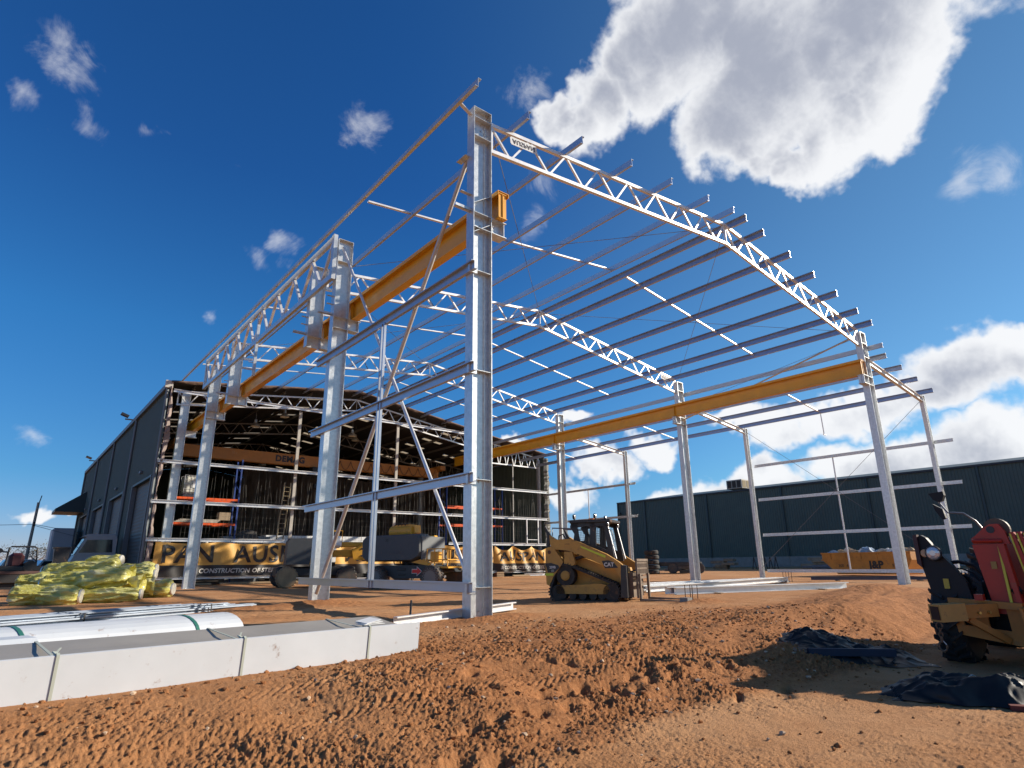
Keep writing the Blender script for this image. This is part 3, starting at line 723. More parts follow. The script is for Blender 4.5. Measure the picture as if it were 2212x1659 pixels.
# horizontal tie below the front truss, wall girts, posts, door frame
t = MB(); t.sweep((SX0+.2, 41.3, 11.55), (31.0, 41.3, 11.55), Csec(.09, .20), upv=(0, 0, 1)); t.build('gable_tie', GALVW, shed)
for z in (2.60, 4.78, 7.16):
    segs = ((SX0-.1, 17.2), (17.25, 27.5), (27.55, 37.7)) if z > 3 else ((SX0-.1, 14.4), (27.2, 37.4))
    for a, b in segs:
        t = MB(); t.sweep((a, 41.25, z), (b, 41.25, z), Csec(.10, .20), upv=(0, 0, 1)); t.build('gable_girt', GALVW, shed)
for x, a, b in ((14.8, .3, 11.4), (22.45, .3, 11.4), (33.9, .3, 9.4)):
    t = MB(); t.sweep((x, 41.5, a), (x, 41.5, b), Csec(.12 if x < 30 else .06, .2 if x < 30 else .08), upv=(1, 0, 0)); t.build('gable_post', OLDT if x > 30 else mat('cream post', (.45,.42,.36), rough=.6, var=.2), shed)
for x in (35.15, 36.45):
    t = MB(); t.sweep((x, 41.2, 2.65), (x, 41.2, 4.72), Rsec(.09, .09), upv=(1, 0, 0)); t.build('opening_frame', GALVW, shed)
t = MB(); t.sweep((35.2, 41.2, 3.0), (36.4, 41.2, 3.0), Rsec(.05, .05)); t.build('opening_rail', GALVW, shed)
t = MB(); t.sweep((7.0, 41.25, .45), (16.5, 41.25, .40), Csec(.1, .16)); t.build('gable_girt', GALVW, shed)
t = MB(); t.sweep((27.5, 41.3, .40), (37.3, 41.3, .38), Csec(.1, .16)); t.build('gable_girt', GALVW, shed)
# torn blanket insulation hanging over the open edge of the roof and down the left corner
TORN = mat('torn foil blanket', (.16,.10,.07), rough=.7, var=.5, vscale=2, bump=.4, bscale=8)
def ragged(pts, w, nm, m_, yoff=-.35):
    q = MB(); n = len(pts); vs = []
    for i, (x, z) in enumerate(pts):
        r1, r2 = random.uniform(-.015, .015), .3*math.sin(x*1.7)+.25*math.sin(x*4.3)+random.uniform(-.1, .1)
        vs += [(x, YW+yoff+r1, z+.10+r1), (x, YW+yoff-.12+r1, z-.02), (x+r1, YW+yoff-.06+r1, z-w*(1+r2))]
    F = []
    for i in range(n-1): F += [(3*i, 3*i+3, 3*i+4, 3*i+1), (3*i+1, 3*i+4, 3*i+5, 3*i+2)]
    q.add(vs, F); return q.build(nm, m_, shed)
ragged([(x, shed_z(min(x, SX1))+.06) for x in np.linspace(SX0, SX1, 150)], .09, 'roof_edge_blanket', TORN)
pts = np.linspace(.2, 11.8, 70); q = MB(); vs = []
for i, z in enumerate(pts):
    a = random.uniform(-.02, .02)+.04*math.sin(z*3.1)
    vs += [(SX0+.02, YW-.30, z), (SX0+.10+a, YW-.34+a, z), (SX0+.22+a+.08*math.sin(z*.9), YW-.28, z)]
q.add(vs, [f for i in range(69) for f in ((3*i, 3*i+3, 3*i+4, 3*i+1), (3*i+1, 3*i+4, 3*i+5, 3*i+2))])
q.build('torn_corner_lining', mat('pink lining', (.30,.23,.20), rough=.7, var=.45, vscale=2.5, bump=.4, bscale=9), shed)
pts = np.linspace(.3, 10.3, 60); q = MB(); vs = []
for i, z in enumerate(pts):
    a = random.uniform(-.08, .08); vs += [(37.45+a, YW-.25, z), (37.75+a*.6, YW-.32+a, z), (38.1+a, YW-.2, z)]
q.add(vs, [f for i in range(59) for f in ((3*i, 3*i+3, 3*i+4, 3*i+1), (3*i+1, 3*i+4, 3*i+5, 3*i+2))])
q.build('torn_corner_lining', mat('grey lining', (.10,.095,.08), rough=.6, var=.6, vscale=3, bump=.5, bscale=9), shed)
# safety mesh behind the girts: bent vertical wires and rails
MESHW = mat('mesh wire', (.17,.16,.14), rough=.5, metal=.3)
for (a, b, z0, z1) in ((8.3, 14.7, 2.7, 7.0), (14.9, 22.3, 2.7, 7.0), (22.6, 33.8, 2.7, 7.0), (34.0, 37.3, 2.7, 7.0)):
    q = MB(); x = a
    while x < b:
        k = random.random(); lean = random.uniform(-.05, .05) if k < .6 else random.uniform(-.35, .35)
        zt = z1 - random.uniform(0, .9); zm = random.uniform(4.2, 5.6)
        q.tube([(x, 41.75, z0), (x+lean*.2, 41.72, (z0+zm)/2), (x+lean*.5+random.uniform(-.05, .05), 41.70, zm), (x+lean, 41.74, zt)], .0045 if k < .85 else .009, n=3)
        x += .22+random.uniform(-.02, .09)
    for z in np.arange(z0, z1-1.6, .34): q.tube([(a, 41.76, z), ((a+b)/2, 41.76, z+random.uniform(-.03, .03)), (b, 41.76, z)], .004, n=3)
    q.build('safety_mesh', MESHW, shed, kind='stuff')
# inner partition lining seen in the gloom
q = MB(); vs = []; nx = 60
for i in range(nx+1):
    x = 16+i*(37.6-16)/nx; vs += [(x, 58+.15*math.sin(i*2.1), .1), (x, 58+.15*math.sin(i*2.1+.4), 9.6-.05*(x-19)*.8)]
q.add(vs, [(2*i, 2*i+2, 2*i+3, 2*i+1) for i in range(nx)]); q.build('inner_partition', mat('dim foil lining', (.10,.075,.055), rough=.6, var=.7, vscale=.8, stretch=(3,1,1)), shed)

# overhead travelling crane inside the finished shed
ocr = thing('overhead_crane', 'orange overhead travelling crane bridge spanning the inside of the open shed', 'overhead crane', (18.6, 47, 8.4))
CR = mat('crane orange', (.46,.185,.03), rough=.5, var=.12)
q = MB(); q.bbox(8.3, 29.6, 46.8, 47.25, 8.45, 9.30, .02); q.build('bridge_girder', CR, ocr)
q = MB(); q.box(8.0, 8.5, 46.2, 48.4, 9.1, 9.5); q.build('end_carriage', CR, ocr)
q = MB(); q.box(29.4, 29.9, 46.2, 48.4, 9.1, 9.5); q.build('end_carriage', CR, ocr)
q = MB(); q.bbox(17.9, 19.2, 46.5, 47.6, 7.85, 8.44); q.cyl((18.5, 47, 7.9), (18.5, 47, 7.2), .03, n=6); q.box(18.3, 18.7, 46.9, 47.1, 6.9, 7.2); q.build('hoist_trolley', BLKP, ocr)
for k in range(11):
    q = MB(); xa = 19.3+k*.9; q.tube([(xa+.9*t, 46.7, 9.15-1.6*(1-(2*t-1)**2)*.42) for t in np.linspace(0, 1, 9)], .02, n=4); q.build('festoon_cable', BLKP, ocr)
text('girder_lettering', 'DEMAG', .62, Matrix.Translation(-Vector((18.6, 47, 8.4))) @ frame_m((16.2, 46.79, 8.87), (1, 0, 0), (0, 0, 1)), BLKP, ocr, depth=.01, bold=.03, spacing=1.1)
text('load_lettering', '10 t', .25, Matrix.Translation(-Vector((18.6, 47, 8.4))) @ frame_m((12.1, 46.79, 9.0), (1, 0, 0), (0, 0, 1)), mat('faded letter', (.5,.3,.12)), ocr, depth=.008)

# high-bay lamps
def lamp(x, y, z):
    o = thing('high_bay_lamp', 'bell-shaped high-bay lamp hanging under the shed roof', 'lamp', (x, y, z), group='high-bay lamps under the shed roof')
    q = MB(); q.lathe((0, 0, 0), (0, 0, 1), [(0, .34), (.04, .33), (.22, .2), (.30, .12), (.5, .11), (.55, .05)], 16); q.build('lamp_shade', mat('lamp aluminium', (.5,.48,.42), rough=.35, metal=.7), o, smooth=True, world=False)
    q = MB(); q.lathe((0, 0, -.01), (0, 0, 1), [(0, .30), (.02, .30)], 16); q.build('lens', mat('milky lens', (.85,.78,.6), rough=.4), o, world=False)
    q = MB(); q.cyl((0, 0, .55), (0, 0, shed_z(x)-z-.2), .015, n=5); q.build('drop_rod', WIREM, o, world=False); return o
L0 = lamp(14.6, 44.2, 11.5)
for x, y, z in ((12.9, 45.2, 10.75), (20.3, 45, 10.9), (22.2, 48.5, 11.3), (34.6, 46.0, 9.0), (10.9, 53, 9.9), (16.8, 55.5, 9.6), (24.5, 56, 10.1)):
    c = copy_tree(L0); c.location = (x, y, z)
ORD = ['leftmost', 'second from the left', 'third from the left', 'fourth from the left', 'fifth from the left', 'sixth from the left', 'seventh from the left', 'eighth from the left', 'ninth from the left', 'tenth from the left', 'eleventh from the left', 'twelfth from the left']
def rank(cat, grp, fmt):
    bpy.context.view_layer.update()
    os_ = [o for o in bpy.data.objects if o.get('category') == cat and o.get('group') == grp]
    os_.sort(key=lambda o: math.atan2(o.location.x, o.location.y))
    for k, o in enumerate(os_): o['label'] = fmt % ORD[min(k, 11)]
rank('lamp', 'high-bay lamps under the shed roof', 'bell-shaped high-bay lamp under the open shed roof, %s')

# pallet racks
BLUE = mat('rack blue', (.025,.06,.24), rough=.45, var=.1); ORG = mat('rack orange', (.80,.11,.015), rough=.45, var=.15)
def rack(x0, x1, y0, y1, zs, zt, lab):
    r = thing('pallet_rack', lab, 'pallet rack', (x0, y0, .05))
    for x in (x0, x1):
        for y in (y0, y1):
            t = MB(); t.sweep((x, y, .05), (x, y, zt), Csec(.10, .09, .004, .012), upv=(1, 0, 0)); t.build('upright', BLUE, r)
        t = MB(); z = .4; s = 0
        while z < zt-.7: t.sweep((x, y0 if s else y1, z), (x, y1 if s else y0, z+.6), Rsec(.03, .03)); z += .6; s = 1-s
        t.build('rack_bracing', BLUE, r, kind='stuff')
    for z in zs:
        for y in (y0-.04, y1+.04):
            t = MB(); t.box(x0+.05, x1-.05, y-.025, y+.025, z-.13, z); t.build('shelf_beam', ORG, r)
    return r
rack(7.95, 11.7, 42.9, 44.0, (2.3, 3.72, 5.28), 7.9, 'blue and orange pallet rack at the left of the open gable, holding a white tank')
rack(28.3, 31.1, 43.4, 44.5, (4.25, 5.75), 7.4, 'blue and orange pallet rack seen left of the doorway gap, behind the near column')
rack(31.2, 34.2, 43.4, 44.5, (4.25, 5.75), 7.6, 'blue and orange pallet rack right of the near column')
ibc = thing('ibc_tank', 'white plastic tank in a wire cage on the top rack shelf', 'tank', (9.0, 43.45, 5.32))
PL = mat('milky plastic', (.62,.60,.50), rough=.45, var=.12)
q = MB(); q.bbox(-.60, .60, -.5, .5, .16, 1.30, .12); q.build('bottle', PL, ibc, world=False, smooth=True)
q = MB()
for z in (.2, .45, .75, 1.05, 1.32):
    for y in (-.53, .53): q.cyl((-.63, y, z), (.63, y, z), .012, n=4)
    for x in (-.63, .63): q.cyl((x, -.53, z), (x, .53, z), .012, n=4)
for k in range(7):
    for y in (-.53, .53): q.cyl((-.63+1.26*k/6, y, .15), (-.63+1.26*k/6, y, 1.32), .012, n=4)
q.build('cage', GALVW, ibc, world=False, kind='stuff')
q = MB(); q.box(-.62, .62, -.52, .52, 0, .14); q.build('pallet', GREYTRIM, ibc, world=False)
q = MB(); q.box(-.15, .2, -.55, -.545, .55, .95); q.build('label_plate', WHITE, ibc, world=False)
q = MB(); q.lathe((0, 0, 1.30), (0, 0, 1), [(0, .12), (.06, .12)], 12); q.build('lid', BLKP, ibc, world=False)
WOOD = mat('timber', (.36,.25,.14), rough=.8, var=.3, stretch=(1, 8, 8), vscale=2)
for i, (x, z, w, lab, c) in enumerate(((8.6, 3.75, 1.6, 'stack of pale boards on the middle rack shelf', (.55,.50,.40)), (9.6, 2.33, 1.5, 'heap of pale sacks on the low rack shelf', (.50,.45,.35)))):
    o = thing('board_stack' if i == 0 else 'sack_heap', lab, 'boards' if i == 0 else 'sacks', (x+.8, 43.4, z))
    for k in range(4):
        q = MB()
        if i == 0: q.box(-1.3+k*.1, 1.2+k*.05, -.45, .45, k*.05, k*.05+.04)
        else: q.lathe((-.8+k*.5, 0, .16+.03*(k % 2)), (0, 1, 0), [(-.4, .05), (-.3, .14), (.3, .15), (.4, .04)], 8)
        q.build('board' if i == 0 else 'sack', mat('pale load %d' % i, c, rough=.8, var=.3), o, world=False)
bx = thing('cardboard_box', 'brown carton on the right end of the middle rack shelf', 'box', (11.0, 43.3, 3.92)); q = MB(); q.bbox(-.35, .35, -.3, .3, 0, .5, .01); q.build('carton', mat('cardboard', (.36,.27,.17), rough=.85, var=.15), bx, world=False)
q = MB(); q.box(-.35, .35, -.02, .02, .5, .505); q.build('tape', mat('tape', (.5,.42,.3)), bx, world=False)
# ladder
ld = thing('ladder', 'timber-coloured extension ladder leaning beside the cream post in the open gable', 'ladder', (14.0, 41.95, 0))
LC = mat('ladder fibreglass', (.33,.27,.16), rough=.6)
for s in (0, .42):
    t = MB(); t.sweep((13.75+s, 41.4, .1), (14.35+s, 42.1, 6.5), Rsec(.08, .035)); t.build('rail', LC, ld)
for k in range(20):
    f = (k+1)/21; q = MB(); q.cyl((13.75+.6*f, 41.4+.7*f, .1+6.4*f), (14.17+.6*f, 41.4+.7*f, .1+6.4*f), .018, n=6); q.build('rung', LC, ld)
# white truck body parked inside
wt_ = thing('white_truck_body', 'long white box truck body parked inside the open gable', 'truck body', (18.5, 44.5, .05))
q = MB(); q.bbox(-4.4, 5.2, -.3, 2.0, 1.2, 3.05, .03); q.build('box_body', WHITE, wt_, world=False)
q = MB(); q.box(-4.3, 5.1, -.2, 1.9, .85, 1.18); q.build('chassis', BLKP, wt_, world=False)
for x in (-3.3, 2.6, 3.8):
    for y in (-.1, 1.6): q = MB(); q.lathe((x, y, .48), (0, 1, 0), [(-.14, .3), (-.14, .46), (.14, .46), (.14, .3)], 20); q.build('wheel', BLACK, wt_, world=False)
q = MB(); q.box(-4.4, 5.2, -.32, -.30, 2.3, 2.34); q.build('body_rail', GREYTRIM, wt_, world=False)
sk = thing('grey_skip', 'grey steel bin with canvas over it, inside the gable left of the ladder', 'bin', (12.6, 43.9, .05))
q = MB(); q.prism([(-1.1, 0), (1.0, 0), (1.5, 2.9), (-1.5, 2.9)], -.7, .7); q.build('body', mat('dull grey paint', (.20,.21,.21), rough=.6, var=.3), sk, world=False)
q = MB(); pts = [(-.9, 2.5), (-.6, 3.15), (-.1, 3.35), (.5, 3.2), (.8, 2.5), (.2, 2.2)]; q.prism(pts, -.85, -.2); q.build('canvas', mat('dark canvas', (.07,.065,.06), rough=.9), sk, world=False)

# banners tied along the bottom of the gable
BY = mat('banner yellow', (.66,.36,.075), rough=.55, var=.08, vscale=.7); BK = mat('banner black', (.025,.022,.02), rough=.5); BW = mat('banner print white', (.55,.52,.46), rough=.6)
def banner(x0, x1, z0, z1, words, small, sx, label, seed, sag=.12, amp=.10, ts=1.25):
    o = thing('banner', label, 'banner', ((x0+x1)/2, 41.12, z0))
    ox, oz = (x0+x1)/2, z0
    def wave(x, z):
        f = (z-z0)/(z1-z0)
        return amp*math.sin(x*2.3+seed)*(.4+.6*math.sin(f*2.6+x*.4))+amp*.6*math.sin(x*5.1+f*4+seed*2)
    def topz(x): return -sag*abs(math.sin((x-x0)/(x1-x0)*math.pi*3))
    def put(x, z):
        f = (z-z0)/(z1-z0); return (x-ox, wave(x, z), z-oz+topz(x)*f**2)
    zm = z0+(z1-z0)*.33
    for nm, za, zb_, m_ in (('lower_cloth', z0, zm, BK), ('upper_cloth', zm, z1, BY)):
        q = MB(); nx, nz = int((x1-x0)*7), 9; vs = []
        for j in range(nz+1):
            for i in range(nx+1): vs.append(put(x0+(x1-x0)*i/nx, za+(zb_-za)*j/nz))
        q.add(vs, [(j*(nx+1)+i, j*(nx+1)+i+1, (j+1)*(nx+1)+i+1, (j+1)*(nx+1)+i) for j in range(nz) for i in range(nx)])
        q.build(nm, m_, o, world=False, smooth=True)
    def wp(co):
        x, z = co.x+ox, co.z+oz; p = put(x, z); return Vector((p[0], p[1]-.035+co.y*.2, p[2]))
    for w, x in words:
        text('lettering', w, ts, frame_m((x-ox, 0, (zm+z1)/2-z0-.06), (1, 0, 0), (0, 0, 1)), BK, o, depth=.004, shear=0, bold=.03, spacing=1.06, warp=wp)
    text('slogan', small, .36, frame_m((sx-ox, 0, (z0+zm)/2-z0-.02), (1, 0, 0), (0, 0, 1)), BW, o, depth=.004, shear=.15, bold=.012, spacing=1.05, warp=wp)
    for k in range(int((x1-x0)/2)+1):
        x = x0+.1+k*2; p = put(min(x, x1), z1); q = MB(); q.cyl(p, (p[0], .1, p[2]+.2), .012, n=4); q.build('tie', WIREM, o, world=False)
    return o
banner(6.95, 17.6, .50, 2.50, (('PAN', 8.75), ('AUSPAN', 14.2)), '& CONSTRUCTION OF STEEL FRAMED', 12.3, 'long yellow and black banner at the left end of the open gable', 1.0, ts=1.45)
banner(17.9, 24.4, .50, 2.45, (('AUSPAN', 21.2),), 'THE DESIGN', 23.0, 'middle yellow and black banner mostly hidden behind the boom lifts', 2.2)
banner(24.6, 31.4, .48, 2.45, (('AUSPAN', 28.3),), 'A LEADER IN THE DESIGN', 28.2, 'yellow and black banner hanging left of the near column', 3.1)
banner(31.6, 37.6, .40, 2.45, (('AUSPAN', 34.6),), '& CONSTRUCTION OF STEEL', 34.6, 'crumpled yellow and black banner behind the track loader', 4.6, sag=.35, amp=.17)
# junk along the foot of the gable
jr = random.Random(4)
for k in range(16):
    x = 7.6+k*1.85+jr.uniform(-.4, .4)
    if 36.5 < x: break
    kind = jr.choice(('plank', 'offcut', 'crate'))
    o = thing({'plank': 'timber_plank', 'offcut': 'steel_offcut', 'crate': 'timber_crate'}[kind], {'plank': 'weathered plank lying at the foot of the open gable', 'offcut': 'galvanised offcut lying at the foot of the open gable', 'crate': 'small timber crate at the foot of the open gable'}[kind], {'plank': 'plank', 'offcut': 'steel offcut', 'crate': 'crate'}[kind], (x, 40.7+jr.uniform(-.2, .2), .04), jr.uniform(-.15, .15), {'plank': 'planks along the gable foot', 'offcut': 'offcuts along the gable foot', 'crate': 'crates along the gable foot'}[kind])
    if kind == 'plank':
        for j in range(2): q = MB(); q.box(-1.0, 1.0, -.1+j*.12, .0+j*.12, j*.05, .05+j*.05); q.build('board', WOOD, o, world=False)
    elif kind == 'offcut':
        q = MB(); q.sweep((-1.1, 0, .09), (1.1, 0, .09), Csec(.1, .18)); q.build('channel', GALVW, o, world=False)
        q = MB(); q.sweep((-.9, .14, .05), (1.0, .16, .05), Csec(.1, .1)); q.build('channel', GALVW, o, world=False)
    else:
        for j in range(3): q = MB(); q.box(-.35, .35, -.25, -.22, j*.13, .09+j*.13); q.build('slat', WOOD, o, world=False)
        q = MB(); q.box(-.33, .33, -.2, .2, .02, .3); q.build('contents', mat('rust', (.18,.07,.035), rough=.8, var=.4), o, world=False)

for c_, g_, f_ in (('plank', 'planks along the gable foot', 'weathered plank pair at the foot of the open gable, %s'), ('steel offcut', 'offcuts along the gable foot', 'galvanised offcut at the foot of the open gable, %s'), ('crate', 'crates along the gable foot', 'small timber crate at the foot of the open gable, %s')): rank(c_, g_, f_)
# ---------------------------------------------------------------- long green shed on the right
XG = 75.0; GY0, GY1 = -22.0, 65.5; gzb = gz(XG, 30)
rs = thing('long_green_shed', 'long dark green sheeted shed with a concrete plinth along the right of the yard', 'shed', (XG, 30, gzb))
seams = [GY1, 60.2, 49.4, 38.6, 28.5, 18.0, 7.5, -3, -13, GY0]
for a, b in zip(seams[:-1], seams[1:]):
    ribbed('y', b, a, XG, gzb+1.2, 9.95, -1, pitch=.30, dep=.05).build('wall_panel', GREENW, rs)
for a, b in zip(seams[:-1], seams[1:]):
    q = MB(); q.box(XG-.12, XG+.1, b+.02, a-.02, gzb-.3, gzb+1.2); q.build('plinth_panel', CONC, rs)
for y in seams[:-1]:
    q = MB(); q.box(XG-.20, XG-.05, y-.10, y+.10, gzb+1.2, 9.9); q.build('downpipe', GREENT, rs)
q = MB(); q.box(XG-.25, XG+.15, GY0, GY1+.1, 9.88, 10.08); q.build('gutter', mat('dark gutter', (.03,.03,.035), rough=.5), rs)
q = MB(); q.add([(XG, GY1, gzb), (XG+30, GY1, gzb), (XG+30, GY1, 10), (XG+15, GY1, 12.2), (XG, GY1, 10)], [(0, 1, 2, 3, 4)]); q.build('gable_wall', GREENW, rs)
q = MB(); q.add([(XG, GY1, 10.02), (XG+15, GY1, 12.2), (XG+15, GY0, 12.2), (XG, GY0, 10.02)], [(0, 1, 2, 3)]); q.build('roof', GREENT, rs)
q = MB(); q.box(XG-.3, XG-.1, GY1-.6, GY1-.2, 8.2, 8.5); q.build('wall_light', BLKP, rs)
q = MB(); q.box(XG-.35, XG-.08, 11.2, 11.4, 7.2, 7.3); q.build('wall_light', BLKP, rs)
ac = thing('rooftop_cooler', 'square evaporative cooler standing on the long green shed roof', 'cooler', (XG+1.6, 45.3, 10.1))
q = MB(); q.bbox(-1.1, 1.1, -1.15, 1.15, .25, 1.45, .06); q.build('casing', mat('cooler cream', (.42,.38,.30), rough=.6), ac, world=False)
for s in range(3): q = MB(); q.box(-1.13, -1.10, -1.0+s*.7, -.45+s*.7, .4, 1.3); q.build('pad_panel', mat('cooler pad', (.06,.05,.04), rough=.9), ac, world=False)  # pads of the shaded face, shade painted as a darker colour copy
q = MB(); q.box(-.5, .5, -.5, .5, 0, .25); q.build('duct', GREYTRIM, ac, world=False)
for s in range(2): q = MB(); q.box(-.9+s*1.0, -.1+s*1.0, -1.18, -1.15, .4, 1.3); q.build('pad_panel', mat('cooler pad painted lit', (.30,.24,.14), rough=.9), ac, world=False)  # same pads on the sunlit face, light painted as a paler copy
for i, (x, y) in enumerate(((150, 104.5), (150, 99.0))):
    o = thing('lattice_mast', ('taller', 'shorter')[i]+' thin lattice radio mast behind the long green shed', 'mast', (x, y, 0))
    H = (20.5, 18.5)[i]
    for a in range(3):
        t = a*2.094; q = MB(); q.cyl((.45*math.cos(t), .45*math.sin(t), 0), (.12*math.cos(t), .12*math.sin(t), H), .05, n=4); q.build('leg', WIREM, o, world=False)
    q = MB()
    for k in range(24):
        z = k*H/24; r0 = .45-.33*k/24; r1 = .45-.33*(k+1)/24
        for a in range(3):
            t = a*2.094; t2 = t+2.094; q.cyl((r0*math.cos(t), r0*math.sin(t), z), (r1*math.cos(t2), r1*math.sin(t2), z+H/24), .025, n=3)
    q.build('lacing', WIREM, o, world=False, kind='stuff')
# ---------------------------------------------------------------- compact track loader with pallet forks
CAT = mat('dusty machine yellow', (.50,.26,.05), rough=.6, var=.18, vscale=2.5, dirt=.35)
HIVIS = mat('reflective lime strip', (.55,.62,.02), rough=.35)
DECW = mat('decal white', (.62,.60,.55), rough=.5); FORKM = mat('worn brown steel', (.20,.15,.11), rough=.55, metal=.3, var=.3)
LENS = mat('lamp lens', (.55,.55,.55), rough=.12, metal=.4); AMB = mat('amber lens', (.75,.20,.04), rough=.3)
TRK = mat('dusty track rubber', (.04,.035,.03), rough=.85, dirt=.3, var=.3)
ld_ = thing('track_loader', 'yellow compact track loader with black cage cab and pallet forks on the yard', 'track loader', (13.62, 13.0, 0.0), R(-64), scale=1.06)
W2 = .86
def P(name, mb, m_, parent=ld_, smooth=False, **k): return mb.build(name, m_, parent, smooth=smooth, world=False, **k)
def hull_path(circles, n=18):
    pts = []
    for cx, cz, r in circles:
        for k in range(n): t = 2*math.pi*k/n; pts.append((cx+r*math.cos(t), cz+r*math.sin(t)))
    pts = sorted(set(pts))
    def half(ps):
        h = []
        for p in ps:
            while len(h) > 1 and (h[-1][0]-h[-2][0])*(p[1]-h[-2][1])-(h[-1][1]-h[-2][1])*(p[0]-h[-2][0]) <= 0: h.pop()
            h.append(p)
        return h
    lo = half(pts); hi = half(pts[::-1]); return lo[:-1]+hi[:-1]
def resample(poly, step):
    out = []; n = len(poly)
    L = [math.dist(poly[i], poly[(i+1) % n]) for i in range(n)]; tot = sum(L); N_ = int(tot/step)
    for k in range(N_):
        d = tot*k/N_; i = 0
        while d > L[i]: d -= L[i]; i += 1
        a, b = poly[i], poly[(i+1) % n]; f = d/L[i]; out.append((a[0]+(b[0]-a[0])*f, a[1]+(b[1]-a[1])*f))
    return out
circ = [(-.74, .24, .24), (.70, .25, .25), (-.52, .66, .31)]
path = resample(hull_path(circ), .072)
for s in (-1, 1):
    yc = s*(W2-.17); q = MB(); n = len(path); vs = []
    cx = sum(p[0] for p in path)/n; cz = sum(p[1] for p in path)/n
    nr = []
    for i in range(n):
        a, b = path[i-1], path[(i+1) % n]; dx, dz = b[0]-a[0], b[1]-a[1]; l = math.hypot(dx, dz); nr.append((dz/l, -dx/l))
    for (x, z), (nx, nz) in zip(path, nr):
        for yy, o in ((-.16, 0), (.16, 0), (.16, -.045), (-.16, -.045)): vs.append((x+nx*o, yc+yy, z+nz*o))
    q.add(vs, [(4*i+a, 4*((i+1) % n)+a, 4*((i+1) % n)+(a+1) % 4, 4*i+(a+1) % 4) for i in range(n) for a in range(4)])
    tr_ = P('track_belt', q, TRK)
    q = MB()
    for i in range(0, n):
        (x, z), (nx, nz) = path[i], nr[i]; tx, tz = -nz, nx
        for j, yy in enumerate((-.11, 0.0, .11)):
            w = .018; off = .012*(1 if j == 1 else -1); h = .034
            c = (x+tx*off, z+tz*off)
            vs = []
            for a in (-1, 1):
                for b2 in (0, 1):
                    for e in (-1, 1): vs.append((c[0]+tx*w*a+nx*h*b2, yc+yy+e*.045, c[1]+tz*w*a+nz*h*b2))
            q.add(vs, [(0,1,3,2),(4,6,7,5),(0,2,6,4),(1,5,7,3),(2,3,7,6)])
    P('track_lugs', q, TRK, tr_, kind='stuff')
    q = MB(); q.prism([(-.80, .40), (.45, .46), (.62, .42), (.70, .30), (.6, .2), (-.78, .2), (-.84, .30)], yc-.05 if s > 0 else yc-.13, yc+.13 if s > 0 else yc+.05); P('roller_frame', q, CAT)
    for x in (-.62, -.34, -.06, .22, .46): q = MB(); q.lathe((x, yc, .155), (0, 1, 0), [(-.12, .10), (.12, .10)], 14); P('track_roller', q, TRK)
    for x, z, r in ((-.74, .24, .19), (.70, .25, .20)): q = MB(); q.lathe((x, yc, z), (0, 1, 0), [(-.13, r), (.13, r)], 18); P('idler_wheel', q, TRK)
    q = MB(); q.lathe((-.52, yc, .66), (0, 1, 0), [(-.12, .26), (.12, .26)], 20); sp_ = P('drive_sprocket', q, TRK)
    q = MB(); q.lathe((-.52, yc+s*.125, .66), (0, s, 0), [(0, .125), (.03, .125), (.045, .09)], 20); P('hub', q, mat('hub yellow', (.42,.22,.04), rough=.6, dirt=.2), sp_)
